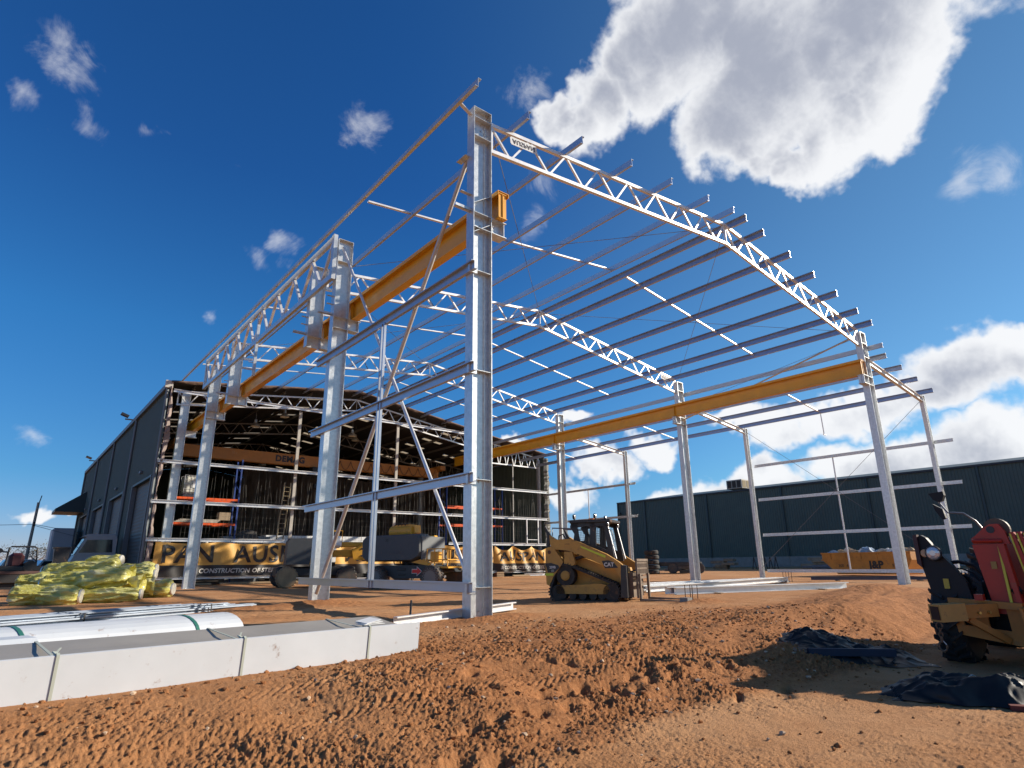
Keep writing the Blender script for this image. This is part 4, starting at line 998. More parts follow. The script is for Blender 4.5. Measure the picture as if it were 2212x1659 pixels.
# chassis and engine housing
q = MB(); q.prism([(-1.03, .42), (-.80, .36), (.95, .38), (1.02, .55), (.95, .85), (.45, .92), (-.1, 1.12), (-.45, 1.28), (-.95, 1.28), (-1.06, .9)], -.52, .52); P('chassis', q, CAT)
q = MB(); q.bbox(-1.0, -.40, -.50, .50, 1.2, 1.56, .05); P('engine_hood', q, mat('dark red-brown hood', (.11,.05,.03), rough=.6, dirt=.3))
q = MB(); q.bbox(-1.13, -1.03, -.55, .55, .50, 1.45, .03); P('rear_door', q, BLKP)
for s in (-1, 1):
    ys = (s*W2-.0, s*(W2-.26)); y0, y1 = min(ys), max(ys)
    q = MB(); q.prism([(-1.05,.44),(-.97,.40),(-.86,.62),(-.60,.95),(-.56,1.02),(-.80,1.36),(-.90,1.42),(-1.02,1.39),(-1.06,1.30),(-1.07,.9)], y0, y1); tw = P('rear_tower', q, CAT)
    ya, yb = (s*(W2+.005), s*(W2-.12)); y0, y1 = min(ya, yb), max(ya, yb)
    arm = [(-.93,1.72),(-.74,1.60),(-.36,1.61),(-.11,1.53),(.65,1.20),(.97,1.0),(1.12,.88),(1.16,.30),(1.04,.26),(.98,.62),(.84,.86),(.56,.92),(.43,.97),(-.10,1.20),(-.36,1.29),(-.47,1.31),(-.86,1.35),(-.92,1.5)]
    q = MB(); q.prism(arm, y0, y1); am = P('lift_arm', q, CAT)
    q = MB(); q.prism([(-.52,1.28),(-.30,1.27),(-.22,.98),(-.30,.90),(-.54,.92)], y0+s*-.02, y1+s*-.02); P('arm_link', q, CAT)
    q = MB(); q.cyl((-.62, s*(W2-.17), .98), (.02, s*(W2-.17), 1.17), .045, n=10); P('lift_cylinder', q, BLKP, smooth=True)
    q = MB(); q.lathe((-.95, s*(W2+.002), 1.27), (0, s, 0), [(0, .05), (.012, .045)], 12); P('pivot_pin', q, mat('rusty pin', (.12,.05,.03), rough=.8), tw)
    if s < 0:
        q = MB(); ysf = -W2-.010
        q.add([(-.055,ysf,1.425),(-.03,ysf,1.375),(.62,ysf,1.10),(.64,ysf,1.155)], [(0,1,2,3)]); P('reflective_strip', q, HIVIS, am)
        q = MB(); q.box(-1.07, -.84, ysf-.004, ysf+.0, .66, .725); P('reflective_strip', q, HIVIS, tw)
        q = MB(); q.add([(.52,ysf,1.03),(.60,ysf,.84),(.95,ysf,.85),(.83,ysf,1.0),(.70,ysf,1.04)], [(0,1,2,3,4)]); P('badge_patch', q, BLKP, am)
        q = MB(); q.add([(-1.07,ysf,.98),(-1.0,ysf,.74),(-.82,ysf,.74),(-.66,ysf,.86),(-.70,ysf,.93),(-.90,ysf,.99)], [(0,1,2,3,4,5)]); P('badge_patch', q, BLKP, tw)
        text('badge_lettering', 'CAT', .135, frame_m((.71, ysf-.006, .93), (1, 0, 0), (0, 0, 1)), DECW, am, depth=.003, bold=.004)
        text('model_lettering', '259B', .085, frame_m((-.86, ysf-.006, .875), (1, 0, 0), (0, 0, 1)), DECW, tw, depth=.003, bold=.003)
        for k in range(2): q = MB(); q.box(-.90, -.82, ysf-.006, ysf-.002, .80-k*.03, .81-k*.03); P('model_bar', q, DECW, tw)
        text('arm_lettering', 'LIFTER', .05, frame_m((-.42, ysf-.003, 1.47), (1, 0, 0), (0, 0, 1)), mat('faded print', (.16,.06,.03)), am, depth=.002)
# front of arms: cross plate and coupler
q = MB(); q.box(1.02, 1.12, -W2+.1, W2-.1, .32, .46); q.box(1.0, 1.06, -.7, .7, .46, .74); P('arm_crossmember', q, CAT)
q = MB(); q.prism([(.98,.12),(1.16,.12),(1.16,.9),(1.02,.92)], -W2-.01, -W2+.18); P('arm_shoe', q, BLKP)
# cab: black roll cage with mesh sides
for s in (-1, 1):
    y = s*.46
    q = MB()
    q.prism([(-.42,1.30),(-.16,1.40),(-.20,1.62),(-.25,1.90),(-.22,2.06),(-.42,2.06),(-.46,1.94),(-.34,1.75)], y-.03, y+.03); P('rear_pillar', q, BLKP)
    q = MB(); q.prism([(.62,1.10),(.76,1.05),(.60,2.02),(.50,2.02)], y-.03, y+.03); P('front_pillar', q, BLKP)
    q = MB(); q.prism([(.10,1.28),(.26,1.22),(.28,2.04),(.12,2.04)], y-.03, y+.03); P('mid_pillar', q, BLKP)
    q = MB(); q.prism([(-.42,2.02),(-.40,1.92),(-.10,1.93),(.0,1.96),(.2,1.9),(.40,1.96),(.58,1.90),(.62,2.04)], y-.03, y+.03); P('roof_rail', q, BLKP)
    q = MB(); q.prism([(-.30,1.18),(-.14,1.56),(0,1.50),(.3,1.42),(.62,1.28),(.76,1.02),(.5,1.0),(.0,1.2)], y-.02, y+.02); P('lower_side_panel', q, BLKP)
    q = MB()
    for k in range(19): x = -.22+k*.045; q.box(x-.003, x+.003, y-.003, y+.003, 1.30, 2.0)
    for k in range(15): z = 1.32+k*.047; q.box(-.25, .60, y-.004, y+.004, z-.003, z+.003)
    P('side_mesh', q, BLKP, kind='stuff')
for yy in (-.46, .46):
    q = MB(); q.cyl((.80, yy, 1.08), (.60, yy, 1.98), .022, n=8); P('grab_bar', q, mat('scuffed white bar', (.42,.42,.42), rough=.4, metal=.4))
q = MB(); q.tube([(.63, -.5, 1.85), (.74, -.56, 1.80), (.80, -.56, 1.55), (.76, -.5, 1.42)], .012, n=6); P('mirror_rail', q, BLKP)
q = MB(); q.bbox(-.46, .70, -.54, .54, 2.03, 2.12, .02); P('roof', q, BLKP)
q = MB(); q.bbox(-.12, .30, -.22, .22, 1.05, 1.35, .05); q.bbox(-.14, 0, -.22, .22, 1.3, 1.75, .04); P('seat', q, BLKP)
for x, y in ((-.32, -.5), (.28, -.5), (.28, .5), (.62, -.5), (.62, .5)):
    q = MB(); z = 2.12 if x < .5 else 1.90
    q.lathe((x+.0, y, z+.09), (1, 0, 0), [(-.04, .03), (-.03, .065), (.03, .07)], 14); wl = P('work_light', q, BLKP)
    q = MB(); q.lathe((x+.031, y, z+.09), (1, 0, 0), [(0, .058), (.004, .05)], 14); P('lens', q, LENS, wl)
    if x < .5: q = MB(); q.box(x-.015, x+.015, y-.02, y+.02, 2.08, 2.16); P('bracket', q, BLKP, wl)
q = MB(); q.bbox(.02, .18, -.30, -.16, 2.12, 2.175, .015); P('beacon', q, AMB)
q = MB(); q.tube([(-1.0, -.45, 1.72), (-1.0, -.45, 1.93), (-.44, -.45, 1.90)], .02, n=6); q.tube([(-1.0, .45, 1.72), (-1.0, .45, 1.93), (-.44, .45, 1.90)], .02, n=6); P('rear_guard_rail', q, mat('worn rail', (.3,.29,.28), rough=.4, metal=.6))
q = MB(); q.prism([(-1.07,1.30),(-1.0,1.30),(-.93,1.72),(-1.08,1.98),(-1.12,1.97),(-1.02,1.7)], -.80, -.72); P('rear_horn', q, BLKP)
q = MB(); q.prism([(-1.07,1.30),(-1.0,1.30),(-.93,1.72),(-1.08,1.98),(-1.12,1.97),(-1.02,1.7)], .72, .80); P('rear_horn', q, BLKP)
q = MB(); q.tube([(-.92, -.3, 1.5), (-.86, -.3, 1.72), (-.74, -.3, 1.76), (-.62, -.3, 1.55)], .022, n=6); P('hydraulic_hose', q, BLKP)
for k in range(5):
    q = MB(); q.tube([(.2+.06*k, -.62, 1.30-.03*k), (.30+.07*k, -.60, 1.12), (.55+.05*k, -.64, 1.05-.02*k), (.8, -.66, 1.0)], .014, n=5); P('hydraulic_hose', q, BLKP)
# fork carriage and tines
fc_ = ld_
xf = 1.36
q = MB()
for z in (.42, .60, 1.04): q.box(xf-.03, xf+.03, -.62, .62, z-.03, z+.03)
for y in (-.60, .60): q.box(xf-.025, xf+.025, y-.02, y+.02, .10, 1.06)
P('fork_carriage', q, FORKM)
q = MB()
for k in range(11): y = -.55+k*.11; q.box(xf-.012, xf+.012, y-.02, y+.02, .66, 1.02)
for z in (.68, .83, .97): q.box(xf-.012, xf+.012, -.56, .56, z-.02, z+.02)
P('load_guard', q, FORKM, kind='stuff')
for y in (-.52, .42):
    q = MB(); q.box(xf+.03, xf+.08, y-.05, y+.05, .05, .70); q.prism([(xf+.03, .03), (xf+1.22, .03), (xf+1.22, .045), (xf+.08, .085), (xf+.03, .085)], y-.05, y+.05); P('fork_tine', q, FORKM)
for k in range(4):
    q = MB(); q.tube([(1.10, -.3+k*.15, .75), (1.22, -.25+k*.15, .72+.05*k), (1.24, -.2+k*.12, .5), (1.16, -.15+k*.1, .35)], .017, n=5); P('hydraulic_hose', q, BLKP)
q = MB(); q.cyl((1.14, -.32, .36), (1.14, .25, .38), .04, n=10); P('coupler_cylinder', q, mat('bright cylinder', (.7,.68,.66), rough=.25, metal=.7), smooth=True)
q = MB(); q.prism([(1.08,.12),(1.24,.12),(1.24,.72),(1.12,.72)], -.55, .55); P('coupler_plate', q, FORKM)

# ---------------------------------------------------------------- articulated boom lifts
LY = mat('lift yellow', (.70,.34,.03), rough=.45, var=.1, dirt=.15); LG = mat('lift dark grey', (.065,.070,.074), rough=.5, var=.12, spec=.4, dirt=.08)
LG2 = mat('lift chassis grey', (.038,.045,.046), rough=.55, dirt=.12); TYRE = mat('chunky tyre', (.085,.078,.07), rough=.85, dirt=.45, var=.25); TYD = mat('mud coated tyre', (.40,.26,.14), rough=.95, var=.3)
def wheel(parent, x, y, r, w, side, tm=TYRE, name='wheel'):
    q = MB(); q.lathe((x, y, r), (0, side, 0), [(-w/2, r*.55), (-w/2, r*.88), (-w*.35, r*.97), (w*.35, r*.97), (w/2, r*.88), (w/2, r*.55)], 28)
    t_ = q.build(name, tm, parent, world=False, smooth=True)
    q = MB(); q.lathe((x, y+side*w*.12, r), (0, side, 0), [(-w*.3, r*.56), (w*.2, r*.56), (w*.2, r*.50), (0, r*.45), (-w*.05, r*.3), (w*.12, r*.16), (w*.2, r*.12)], 20); q.build('rim', BLKP, t_, world=False)
    q = MB(); q.lathe((x, y+side*w*.33, r), (0, side, 0), [(0, r*.15), (w*.12, r*.11)], 10); q.build('hub', mat('bare hub', (.3,.3,.3), rough=.4, metal=.7), t_, world=False)
    q = MB(); n = 20
    for k in range(n):
        a = 2*math.pi*k/n
        for e in (-1, 1):
            aa = a+(0 if e > 0 else math.pi/n)
            vs = []
            for (da, rr) in ((-.07, r*.93), (.07, r*.93), (.06, r*1.02), (-.06, r*1.02)):
                for yy, sk_ in ((0.02*e, .10), (e*w*.52, -.02)): vs.append((x+rr*math.cos(aa+da+sk_), y+yy, r+rr*math.sin(aa+da+sk_)))
            q.add(vs, [(0,2,3,1),(2,4,5,3),(4,6,7,5),(6,0,1,7),(1,3,5,7),(0,6,4,2)])
    q.build('tread_lugs', tm, t_, world=False, kind='stuff'); return t_
b1 = thing('boom_lift', 'boom lift with big dark grey engine cover and a red arrow on its chassis', 'boom lift', (15.30, 25.85, gz(15.3, 25.8)), R(-64.5))
B = lambda n, q, m_, p=b1, **k: q.build(n, m_, p, world=False, **k)
for x in (-1.5, 1.5):
    for s in (-1, 1): wheel(b1, x, s*1.05, .50, .38, s)
q = MB(); q.prism([(-1.9,.55),(-1.7,1.02),(1.25,1.02),(1.6,.9),(1.9,.72),(1.4,.68),(.75,.45),(-.7,.45),(-1.2,.62)], -.84, .84); ch_ = B('chassis', q, LG2)
q = MB(); ys = -.855
q.add([(.28,ys,.66),(.28,ys,.86),(.55,ys,.86),(.55,ys,.98),(.84,ys,.76),(.55,ys,.54),(.55,ys,.66)], [tuple(range(7))]); B('arrow_outline', q, DECW, ch_)
q = MB(); ys = -.859
q.add([(.30,ys,.685),(.30,ys,.835),(.575,ys,.835),(.575,ys,.93),(.80,ys,.76),(.575,ys,.59),(.575,ys,.685)], [tuple(range(7))]); B('arrow', q, mat('arrow red', (.72,.02,.015), rough=.4), ch_)
q = MB(); q.box(1.22, 1.36, -.87, -.855, .86, .98); B('corner_decal', q, DECW, ch_)
q = MB(); q.bbox(-.55, -.05, -.87, -.85, .80, .92, .01); B('access_plate', q, BLKP, ch_); q = MB(); q.bbox(-.45, -.05, -.87, -.85, .58, .66, .01); B('access_plate', q, BLKP, ch_)
q = MB(); q.lathe((-.2, 0, 1.02), (0, 0, 1), [(0, .55), (.18, .55)], 24); B('slew_ring', q, BLKP)
for k in range(5): q = MB(); q.tube([(-.9+k*.35, -.6, 1.18), (-.8+k*.35, -.7, 1.08), (-.6+k*.3, -.5, 1.06)], .03, n=5); B('hose', q, BLKP)
q = MB(); q.bbox(-2.35, .85, .25, 1.12, 1.2, 2.28, .1); B('turret_cover', q, LG)
q = MB()
prof = [(-2.42,1.42),(-2.20,1.20),(.45,1.20),(.82,1.38),(.90,1.60),(.88,2.20),(.72,2.40),(-2.25,2.36),(-2.42,2.2)]
n = len(prof); cxp = sum(p[0] for p in prof)/n; czp = sum(p[1] for p in prof)/n
vs = [(x, -.95, z) for x, z in prof]+[(cxp+(x-cxp)*.955, -1.14, czp+(z-czp)*.90) for x, z in prof]+[(x, -.25, z) for x, z in prof]
q.add(vs, [tuple(range(n, 2*n))]+[(i, (i+1) % n, n+(i+1) % n, n+i) for i in range(n)]+[(2*n+i, 2*n+(i+1) % n, (i+1) % n, i) for i in range(n)]+[tuple(range(2*n, 3*n))[::-1]])
cv = B('engine_cover', q, LG)
q = MB(); q.prism([(.86,1.24),(.91,1.24),(.91,2.28),(.86,2.3)], -1.0, .9); B('side_panel', q, mat('lift grey painted lit', (.13,.14,.145), rough=.5))  # cover's sunlit end face, its light painted in as a paler grey
text('cover_lettering', 'ELEVATION', .22, frame_m((-.55, -1.145, 1.58), (1, 0, 0), (0, 0, 1)), mat('faded grey print', (.075,.08,.085)), cv, depth=.003)
text('cover_number', '20', .16, frame_m((-.95, -1.145, 2.13), (1, 0, 0), (0, 0, 1)), BLKP, cv, depth=.003, bold=.004)
q = MB(); q.cyl((-1.4, -.15, 2.55), (-.15, -.15, 2.55), .27, n=18); bm_ = B('boom_knuckle', q, LY)
q = MB(); q.prism([(-.25,2.35),(-.02,2.5),(-.05,2.85),(-.4,2.9),(-1.3,2.85),(-1.35,2.75)], -.25, .25); B('knuckle_cap', q, LY, bm_)
for k in range(4): q = MB(); q.tube([(-1.3+k*.2, -.2, 2.75), (-1.1+k*.2, -.28, 2.92), (-.8+k*.15, -.2, 2.86)], .025, n=5); B('hose', q, BLKP, bm_)
q = MB(); q.bbox(-2.5, .9, .0, .3, 2.0, 2.35, .03); B('lower_boom', q, LY)
q = MB()
for z in (.95, 1.25, 1.72):
    q.box(1.05, 2.15, -.83, -.79, z-.02, z+.02); q.box(1.05, 2.15, .5, .54, z-.02, z+.02)
for x in (1.05, 1.45, 2.12):
    for y in (-.81, .52): q.box(x-.02, x+.02, y-.02, y+.02, .95, 1.74)
for z in (1.25, 1.72): q.box(2.10, 2.14, -.81, .52, z-.02, z+.02)
B('platform_rails', q, LY, kind='stuff'); q = MB(); q.box(1.0, 2.2, -.85, .55, .88, .95); B('platform_floor', q, LY); q = MB(); q.bbox(1.2, 1.65, -.8, -.5, 1.15, 1.6, .03); B('control_box', q, LY)
q = MB(); q.prism([(.3,1.15),(1.2,1.0),(1.2,1.12),(.9,1.3)], -.95, -.7); B('step_bracket', q, LY)
# second machine, farther left
for x in (-1.5, 1.5):
    q = MB(); n_ = 18; y_ = -1.05-.19-.004; r_w = .5
    for k in range(n_):
        for r0, r1, d0, d1 in ((.60, .84, 0, .5), (.84, .60, .5, 1.0)):
            a0, a1 = 2*math.pi*(k+d0)/n_, 2*math.pi*(k+d1)/n_
            q.cyl((x+r_w*r0*math.cos(a0), y_, r_w+r_w*r0*math.sin(a0)), (x+r_w*r1*math.cos(a1), y_, r_w+r_w*r1*math.sin(a1)), .011, n=4)
    q.build('sidewall_lattice', mat('dusty sidewall', (.20,.19,.17), rough=.8), b1, world=False, kind='stuff')
    q = MB(); q.lathe((x, y_, r_w), (0, 1, 0), [(-.004, r_w*.56), (-.004, r_w*.60), (.004, r_w*.60), (.004, r_w*.56)], 24); q.build('bead_ring', mat('dusty sidewall', (.2,.19,.17)), b1, world=False)
b2 = thing('boom_lift', 'boom lift with mud-coated tyre, behind and left of the one with the red arrow', 'boom lift', (12.55, 31.6, gz(12.7, 31.2)), R(-12))
B2 = lambda n, q, m_, p=b2, **k: q.build(n, m_, p, world=False, **k)
wheel(b2, -1.35, -1.12, .50, .42, -1, TYD); wheel(b2, -1.35, 1.1, .50, .42, 1)
wheel(b2, 1.5, -1.12, .50, .42, -1); wheel(b2, 1.5, 1.1, .50, .42, 1)
q = MB(); q.bbox(-1.8, 2.0, -.85, .85, .5, 1.0, .08); B2('chassis', q, BLKP)
q = MB(); q.prism([(-1.45,1.1),(-.35,1.1),(-.12,2.26),(-.2,2.36),(-1.30,2.34),(-1.42,2.2)], -1.15, -.3); B2('counterweight_cover', q, LG)
q = MB(); q.prism([(-.34,1.1),(.60,1.1),(.72,1.5),(.66,2.0),(.2,2.40),(-.10,2.36)], -1.12, -.3); sp2 = B2('side_cover', q, LY)
q = MB(); q.lathe((-.02, -1.13, 1.75), (0, -1, 0), [(0, .05), (.01, .05)], 10); B2('latch', q, BLKP, sp2)
q = MB(); q.bbox(.6, 4.1, -.6, -.25, 1.45, 1.80, .03); B2('lower_boom', q, LY)
q = MB(); q.bbox(1.0, 3.9, -.55, -.2, 1.95, 2.2, .03); B2('upper_boom', q, LY)
q = MB(); q.prism([(1.9,1.3),(2.9,1.3),(3.0,2.1),(2.4,2.15),(1.8,1.8)], -.72, -.62); j = B2('joint_plate', q, LY)
for x, z in ((2.3, 1.5), (2.7, 1.5), (2.3, 1.85), (2.75, 1.9)): q = MB(); q.lathe((x, -.73, z), (0, -1, 0), [(0, .05), (.02, .04)], 8); B2('pin', q, BLKP, j)
q = MB(); q.tube([(-.2, -.4, 2.3), (.0, -.4, 2.7), (.5, -.4, 2.8), (.9, -.4, 2.45)], .035, n=6); B2('hose_loop', q, BLKP)
q = MB()
for z in (2.3, 2.75): q.box(.3, 1.3, .2, .23, z, z+.03); q.box(.3, 1.3, -.6, -.57, z, z+.03)
for x in (.3, .8, 1.28):
    for y in (.2, -.6): q.box(x, x+.03, y, y+.03, 1.9, 2.78)
B2('platform_rails', q, LY, kind='stuff')
q = MB(); q.bbox(.25, 1.3, -.7, .3, 1.9, 2.5, .12); B2('white_bag', q, WHITE)

# ---------------------------------------------------------------- skip bin full of rubbish
SKP = mat('skip yellow', (.50,.21,.035), rough=.6, var=.2, vscale=2, dirt=.3)
zb_ = gz(43.2, 16.4)
sb = thing('skip_bin', 'yellow-orange skip bin heaped with rubbish beyond the annexe wall frame', 'skip bin', (43.2, 16.7, zb_), R(-90-8))
S = lambda n, q, m_, p=sb, **k: q.build(n, m_, p, world=False, **k)
q = MB(); q.prism([(-2.0,.10),(2.2,.10),(2.65,.95),(2.65,1.42),(-2.95,1.42),(-2.95,.98)], -.95, .95); bd = S('body', q, SKP)
for z in (1.36, .95): q = MB(); q.box(-3.0, 2.7, -1.0, -.95, z, z+.08); S('rim_rail', q, SKP, bd)
for x in (-2.4, -1.4, -.4, .6, 1.6): q = MB(); q.box(x, x+.09, -1.0, -.95, 1.03, 1.36); S('rib', q, SKP, bd)
text('bin_lettering', 'J&P', .60, frame_m((.55, -.962, .66), (1, 0, 0), (0, 0, 1)), BLKP, bd, depth=.006, bold=.03, spacing=1.05)
text('bin_lettering', 'METALS', .24, frame_m((.6, -.962, .26), (1, 0, 0), (0, 0, 1)), BLKP, bd, depth=.006, bold=.01, spacing=1.4)
text('bin_phone', '9725 66', .28, frame_m((1.95, -.962, .62), (1, 0, 0), (0, 0, 1)), mat('faded black', (.10,.05,.02)), bd, depth=.006)
text('bin_number', '300  41', .26, frame_m((-1.5, -.962, .62), (1, 0, 0), (0, 0, 1)), BLKP, bd, depth=.006)
rr_ = random.Random(9)
for k in range(15):
    x = -2.6+k*.35; q = MB(); r = rr_.uniform(.22, .38); c = Vector((x, rr_.uniform(-.5, .3), 1.40+rr_.uniform(-.02, .10)))
    vs = []; F = []
    for i in range(6):
        for j in range(9):
            th = math.pi*i/5; ph = 2*math.pi*j/9; w = r*rr_.uniform(.65, 1.2)
            vs.append(c+Vector((w*math.sin(th)*math.cos(ph)*1.3, w*math.sin(th)*math.sin(ph), w*.75*math.cos(th))))
    for i in range(5):
        for j in range(9): F.append((i*9+j, i*9+(j+1) % 9, (i+1)*9+(j+1) % 9, (i+1)*9+j))
    q.add(vs, F); o = q.build('rubbish_bag', mat(*rr_.choice((('bag cream', (.62,.52,.38), .8), ('bag white', (.70,.68,.62), .7), ('bag tan', (.45,.33,.2), .8), ('bag blue', (.20,.32,.46), .6)))), None)
    o.location = sb.location; o.rotation_euler = sb.rotation_euler
    tag(o, 'crumpled rubbish heaped in the yellow-orange skip bin', 'rubbish', 'rubbish heaped in the skip bin')

# ---------------------------------------------------------------- tractor with loader and crane jib, right edge
TB = mat('tractor black', (.014,.014,.015), rough=.55, spec=.3); TR = mat('loader red', (.42,.028,.010), rough=.45, var=.2, dirt=.05); TP = mat('faded red bonnet', (.34,.10,.07), rough=.5, var=.15, dirt=.15)
JY = mat('jib ochre', (.50,.19,.03), rough=.6, var=.25, vscale=3, dirt=.3); LIME = mat('lime decal', (.60,.55,.04), rough=.4)
tx0 = 11.0; gt = gz(11.6, 2.4)
tr = thing('tractor', 'old red and black tractor with front loader frame, headlamp and mirror at the right edge', 'tractor', (11.6, 2.4, gt))
def T(n, q, m_, p=tr, **k): return q.build(n, m_, p, **k)
# front wheel: axle along y, seen tread-on
def big_wheel(cx, cy, r, w, nm):
    q = MB(); z = gz(cx, cy)+r-.03
    q.lathe((cx, cy, z), (0, 1, 0), [(-w/2, r*.5), (-w/2, r*.85), (-w*.38, r*.95), (w*.38, r*.95), (w/2, r*.85), (w/2, r*.5)], 32); o = T(nm, q, BLACK, smooth=True)
    q = MB()
    for k in range(22):
        for e in (-1, 1):
            a = 2*math.pi*(k+(.5 if e > 0 else 0))/22; vs = []
            for da, rr in ((-.045, .93), (.045, .93), (.035, 1.03), (-.035, 1.03)):
                for yy, s2 in ((0, .16), (e*w*.5, -.06)): vs.append((cx+r*rr*math.cos(a+da+s2), cy+yy, z+r*rr*math.sin(a+da+s2)))
            q.add(vs, [(0,2,3,1),(2,4,5,3),(4,6,7,5),(6,0,1,7),(1,3,5,7),(0,6,4,2)])
    T('tread_lugs', q, BLACK, o, kind='stuff')
    q = MB(); q.lathe((cx, cy+.02, z), (0, 1, 0), [(-w*.3, r*.5), (w*.3, r*.5), (w*.3, r*.2)], 18); T('rim', q, TR, o)
big_wheel(11.55, 3.42, .62, .38, 'front_wheel'); big_wheel(11.55, 1.45, .62, .38, 'front_wheel')
big_wheel(14.2, 3.5, .85, .5, 'rear_wheel'); big_wheel(14.2, 1.3, .85, .5, 'rear_wheel')
# mudguard / lamp bracket
q = MB(); q.prism([(3.60,1.38),(3.56,1.40),(3.50,1.36),(3.36,1.14),(3.22,.95),(3.08,.70),(3.02,.30),(3.18,.22),(3.55,.55),(3.60,.85),(3.63,1.0)], 11.05, 11.16, axis='x'); mg = T('mudguard', q, TB)
q = MB(); q.prism([(3.655,1.40),(3.60,1.41),(3.60,.92),(3.66,.98)], 11.0, 11.10, axis='x'); T('guard_edge', q, mat('dark maroon', (.05,.015,.015), rough=.5), mg)
q = MB(); q.box(11.035, 11.045, 3.30, 3.37, .62, .76); T('warning_decal', q, mat('decal yellow', (.50,.36,.04), rough=.5), mg)
q = MB(); q.lathe((11.08, 3.41, 1.13), (-1, 0, 0), [(0, .045), (.04, .10), (.10, .115), (.12, .105)], 22); hl = T('headlamp', q, BLKP, smooth=True)
q = MB(); q.lathe((10.96, 3.41, 1.13), (-1, 0, 0), [(0, .09), (.012, .075), (.02, .04)], 20); T('lens', q, LENS, hl)
q = MB(); q.lathe((11.06, 3.53, 1.13), (-1, 0, 0), [(0, .04), (.06, .06), (.07, .05)], 14); T('side_lamp', q, mat('lamp amber', (.50,.28,.14), rough=.3), mg)
# mirror arm and mirrors
q = MB(); q.tube([(11.3, 2.72, 1.30), (11.25, 2.86, 1.58), (11.2, 2.98, 1.70), (11.15, 3.10, 1.715), (11.15, 3.16, 1.72), (11.15, 3.24, 1.86), (11.15, 3.27, 1.93)], .014, n=8); ma = T('mirror_arm', q, mat('scratched arm', (.25,.25,.25), rough=.35, metal=.6), smooth=True)
q = MB(); q.prism([(3.36,2.02),(3.16,2.04),(3.155,1.98),(3.19,1.90),(3.25,1.885),(3.31,1.92)], 11.10, 11.19, axis='x'); T('mirror_head', q, TB, ma)
q = MB(); q.prism([(3.33,1.86),(3.22,1.78),(3.20,1.70),(3.19,1.64),(3.24,1.62),(3.31,1.76)], 11.10, 11.18, axis='x'); T('mirror_head', q, TB, ma)
# round pinkish bonnet and body
q = MB(); q.lathe((12.0, 2.62, .93), (1, 0, 0), [(-.45, .12), (-.40, .34), (-.25, .45), (.2, .48), (1.6, .48)], 28); T('bonnet', q, TP, smooth=True)
q = MB(); q.tube([(11.3, 3.38, .98), (11.3, 3.20, 1.0), (11.3, 3.02, .95), (11.3, 2.92, .80), (11.3, 2.88, .55), (11.3, 2.87, .2)], .028, n=8); T('grab_hoop', q, TB, smooth=True)
q = MB(); q.tube([(11.26, 3.36, .90), (11.26, 3.16, .90), (11.26, 3.03, .84), (11.26, 2.97, .72)], .014, n=6); T('hose', q, TB)
for k in range(7): q = MB(); q.tube([(11.35, 3.30-.03*k, .9-.02*k), (11.33, 3.22-.02*k, .6-.03*k), (11.35, 3.05-.02*k, .35-.02*k), (11.4, 2.95, .1)], .014, n=5); T('hose', q, TB)
q = MB(); q.bbox(11.75, 14.6, 1.75, 3.1, gt+.35, .75, .05); T('chassis', q, TB)
q = MB(); q.bbox(11.5, 12.1, 2.0, 3.15, gt+.25, .45, .05); T('front_axle', q, TB)
q = MB(); q.bbox(12.9, 14.8, 1.6, 3.3, .6, .95, .08); T('footwell', q, TB)
# red loader uprights and pulley head
q = MB(); q.prism([(2.905,1.235),(2.60,1.24),(2.50,.30),(2.79,.30)], 11.0, 11.22, axis='x'); up_ = T('loader_upright', q, TR)
q = MB(); q.box(10.985, 10.998, 2.66, 2.725, .90, 1.00); T('warning_decal', q, mat('decal ochre', (.35,.20,.04), rough=.5), up_)
q = MB(); q.box(10.97, 11.0, 2.57, 2.60, .42, 1.22); T('upright_edge', q, LIME, up_)
q = MB(); q.prism([(2.60,1.24),(2.52,1.24),(2.45,.30),(2.50,.30)], 10.96, 11.1, axis='x'); T('upright_side', q, TR, up_)
q = MB(); q.prism([(2.92,1.32),(2.85,1.37),(2.74,1.47),(2.66,1.52),(2.56,1.52),(2.50,1.42),(2.47,1.24),(2.9,1.24)], 11.06, 11.14, axis='x'); hd = T('mast_head', q, TR)
q = MB(); q.lathe((11.18, 2.61, 1.44), (1, 0, 0), [(-.04, .15), (-.04, .16), (.04, .16), (.04, .15)], 26); T('pulley', q, mat('brown pulley', (.10,.065,.04), rough=.6), hd)
q = MB(); q.lathe((11.05, 2.66, 1.44), (1, 0, 0), [(0, .05), (.03, .05)], 16); T('pulley_hole', q, BLKP, hd)
q = MB(); q.cyl((11.03, 2.90, 1.29), (11.03, 2.55, 1.28), .028, n=8); T('hydraulic_tube', q, TR, hd)
for yb, w in ((2.46, .05), (2.38, .05), (2.30, .04)):
    q = MB(); q.prism([(yb, 1.40), (yb-w, 1.40), (yb-w-.10, .82), (yb-.07, .82)], 11.1, 11.2, axis='x'); lv = T('loader_link', q, TR)
    q = MB(); q.prism([(yb+.002, 1.38), (yb-.018, 1.38), (yb-.088, .84), (yb-.068, .84)], 11.085, 11.098, axis='x'); T('link_stripe', q, LIME, lv)
q = MB(); q.bbox(11.9, 13.4, 1.9, 2.25, 1.1, 1.6, .08); T('side_tank', q, mat('old green paint', (.10,.13,.10), rough=.6, var=.3))
q = MB(); q.cyl((12.2, 2.45, 1.62), (11.6, 1.7, 1.72), .03, n=6); T('roll_bar', q, GALVW)
q = MB(); q.bbox(11.7, 11.95, 2.02, 2.18, .95, 1.2, .03); T('battery_box', q, TB)
q = MB(); q.lathe((11.05, 2.52, .55), (0, 0, 1), [(0, .05), (.06, .075), (.12, .05)], 10); T('hose_union', q, TB)
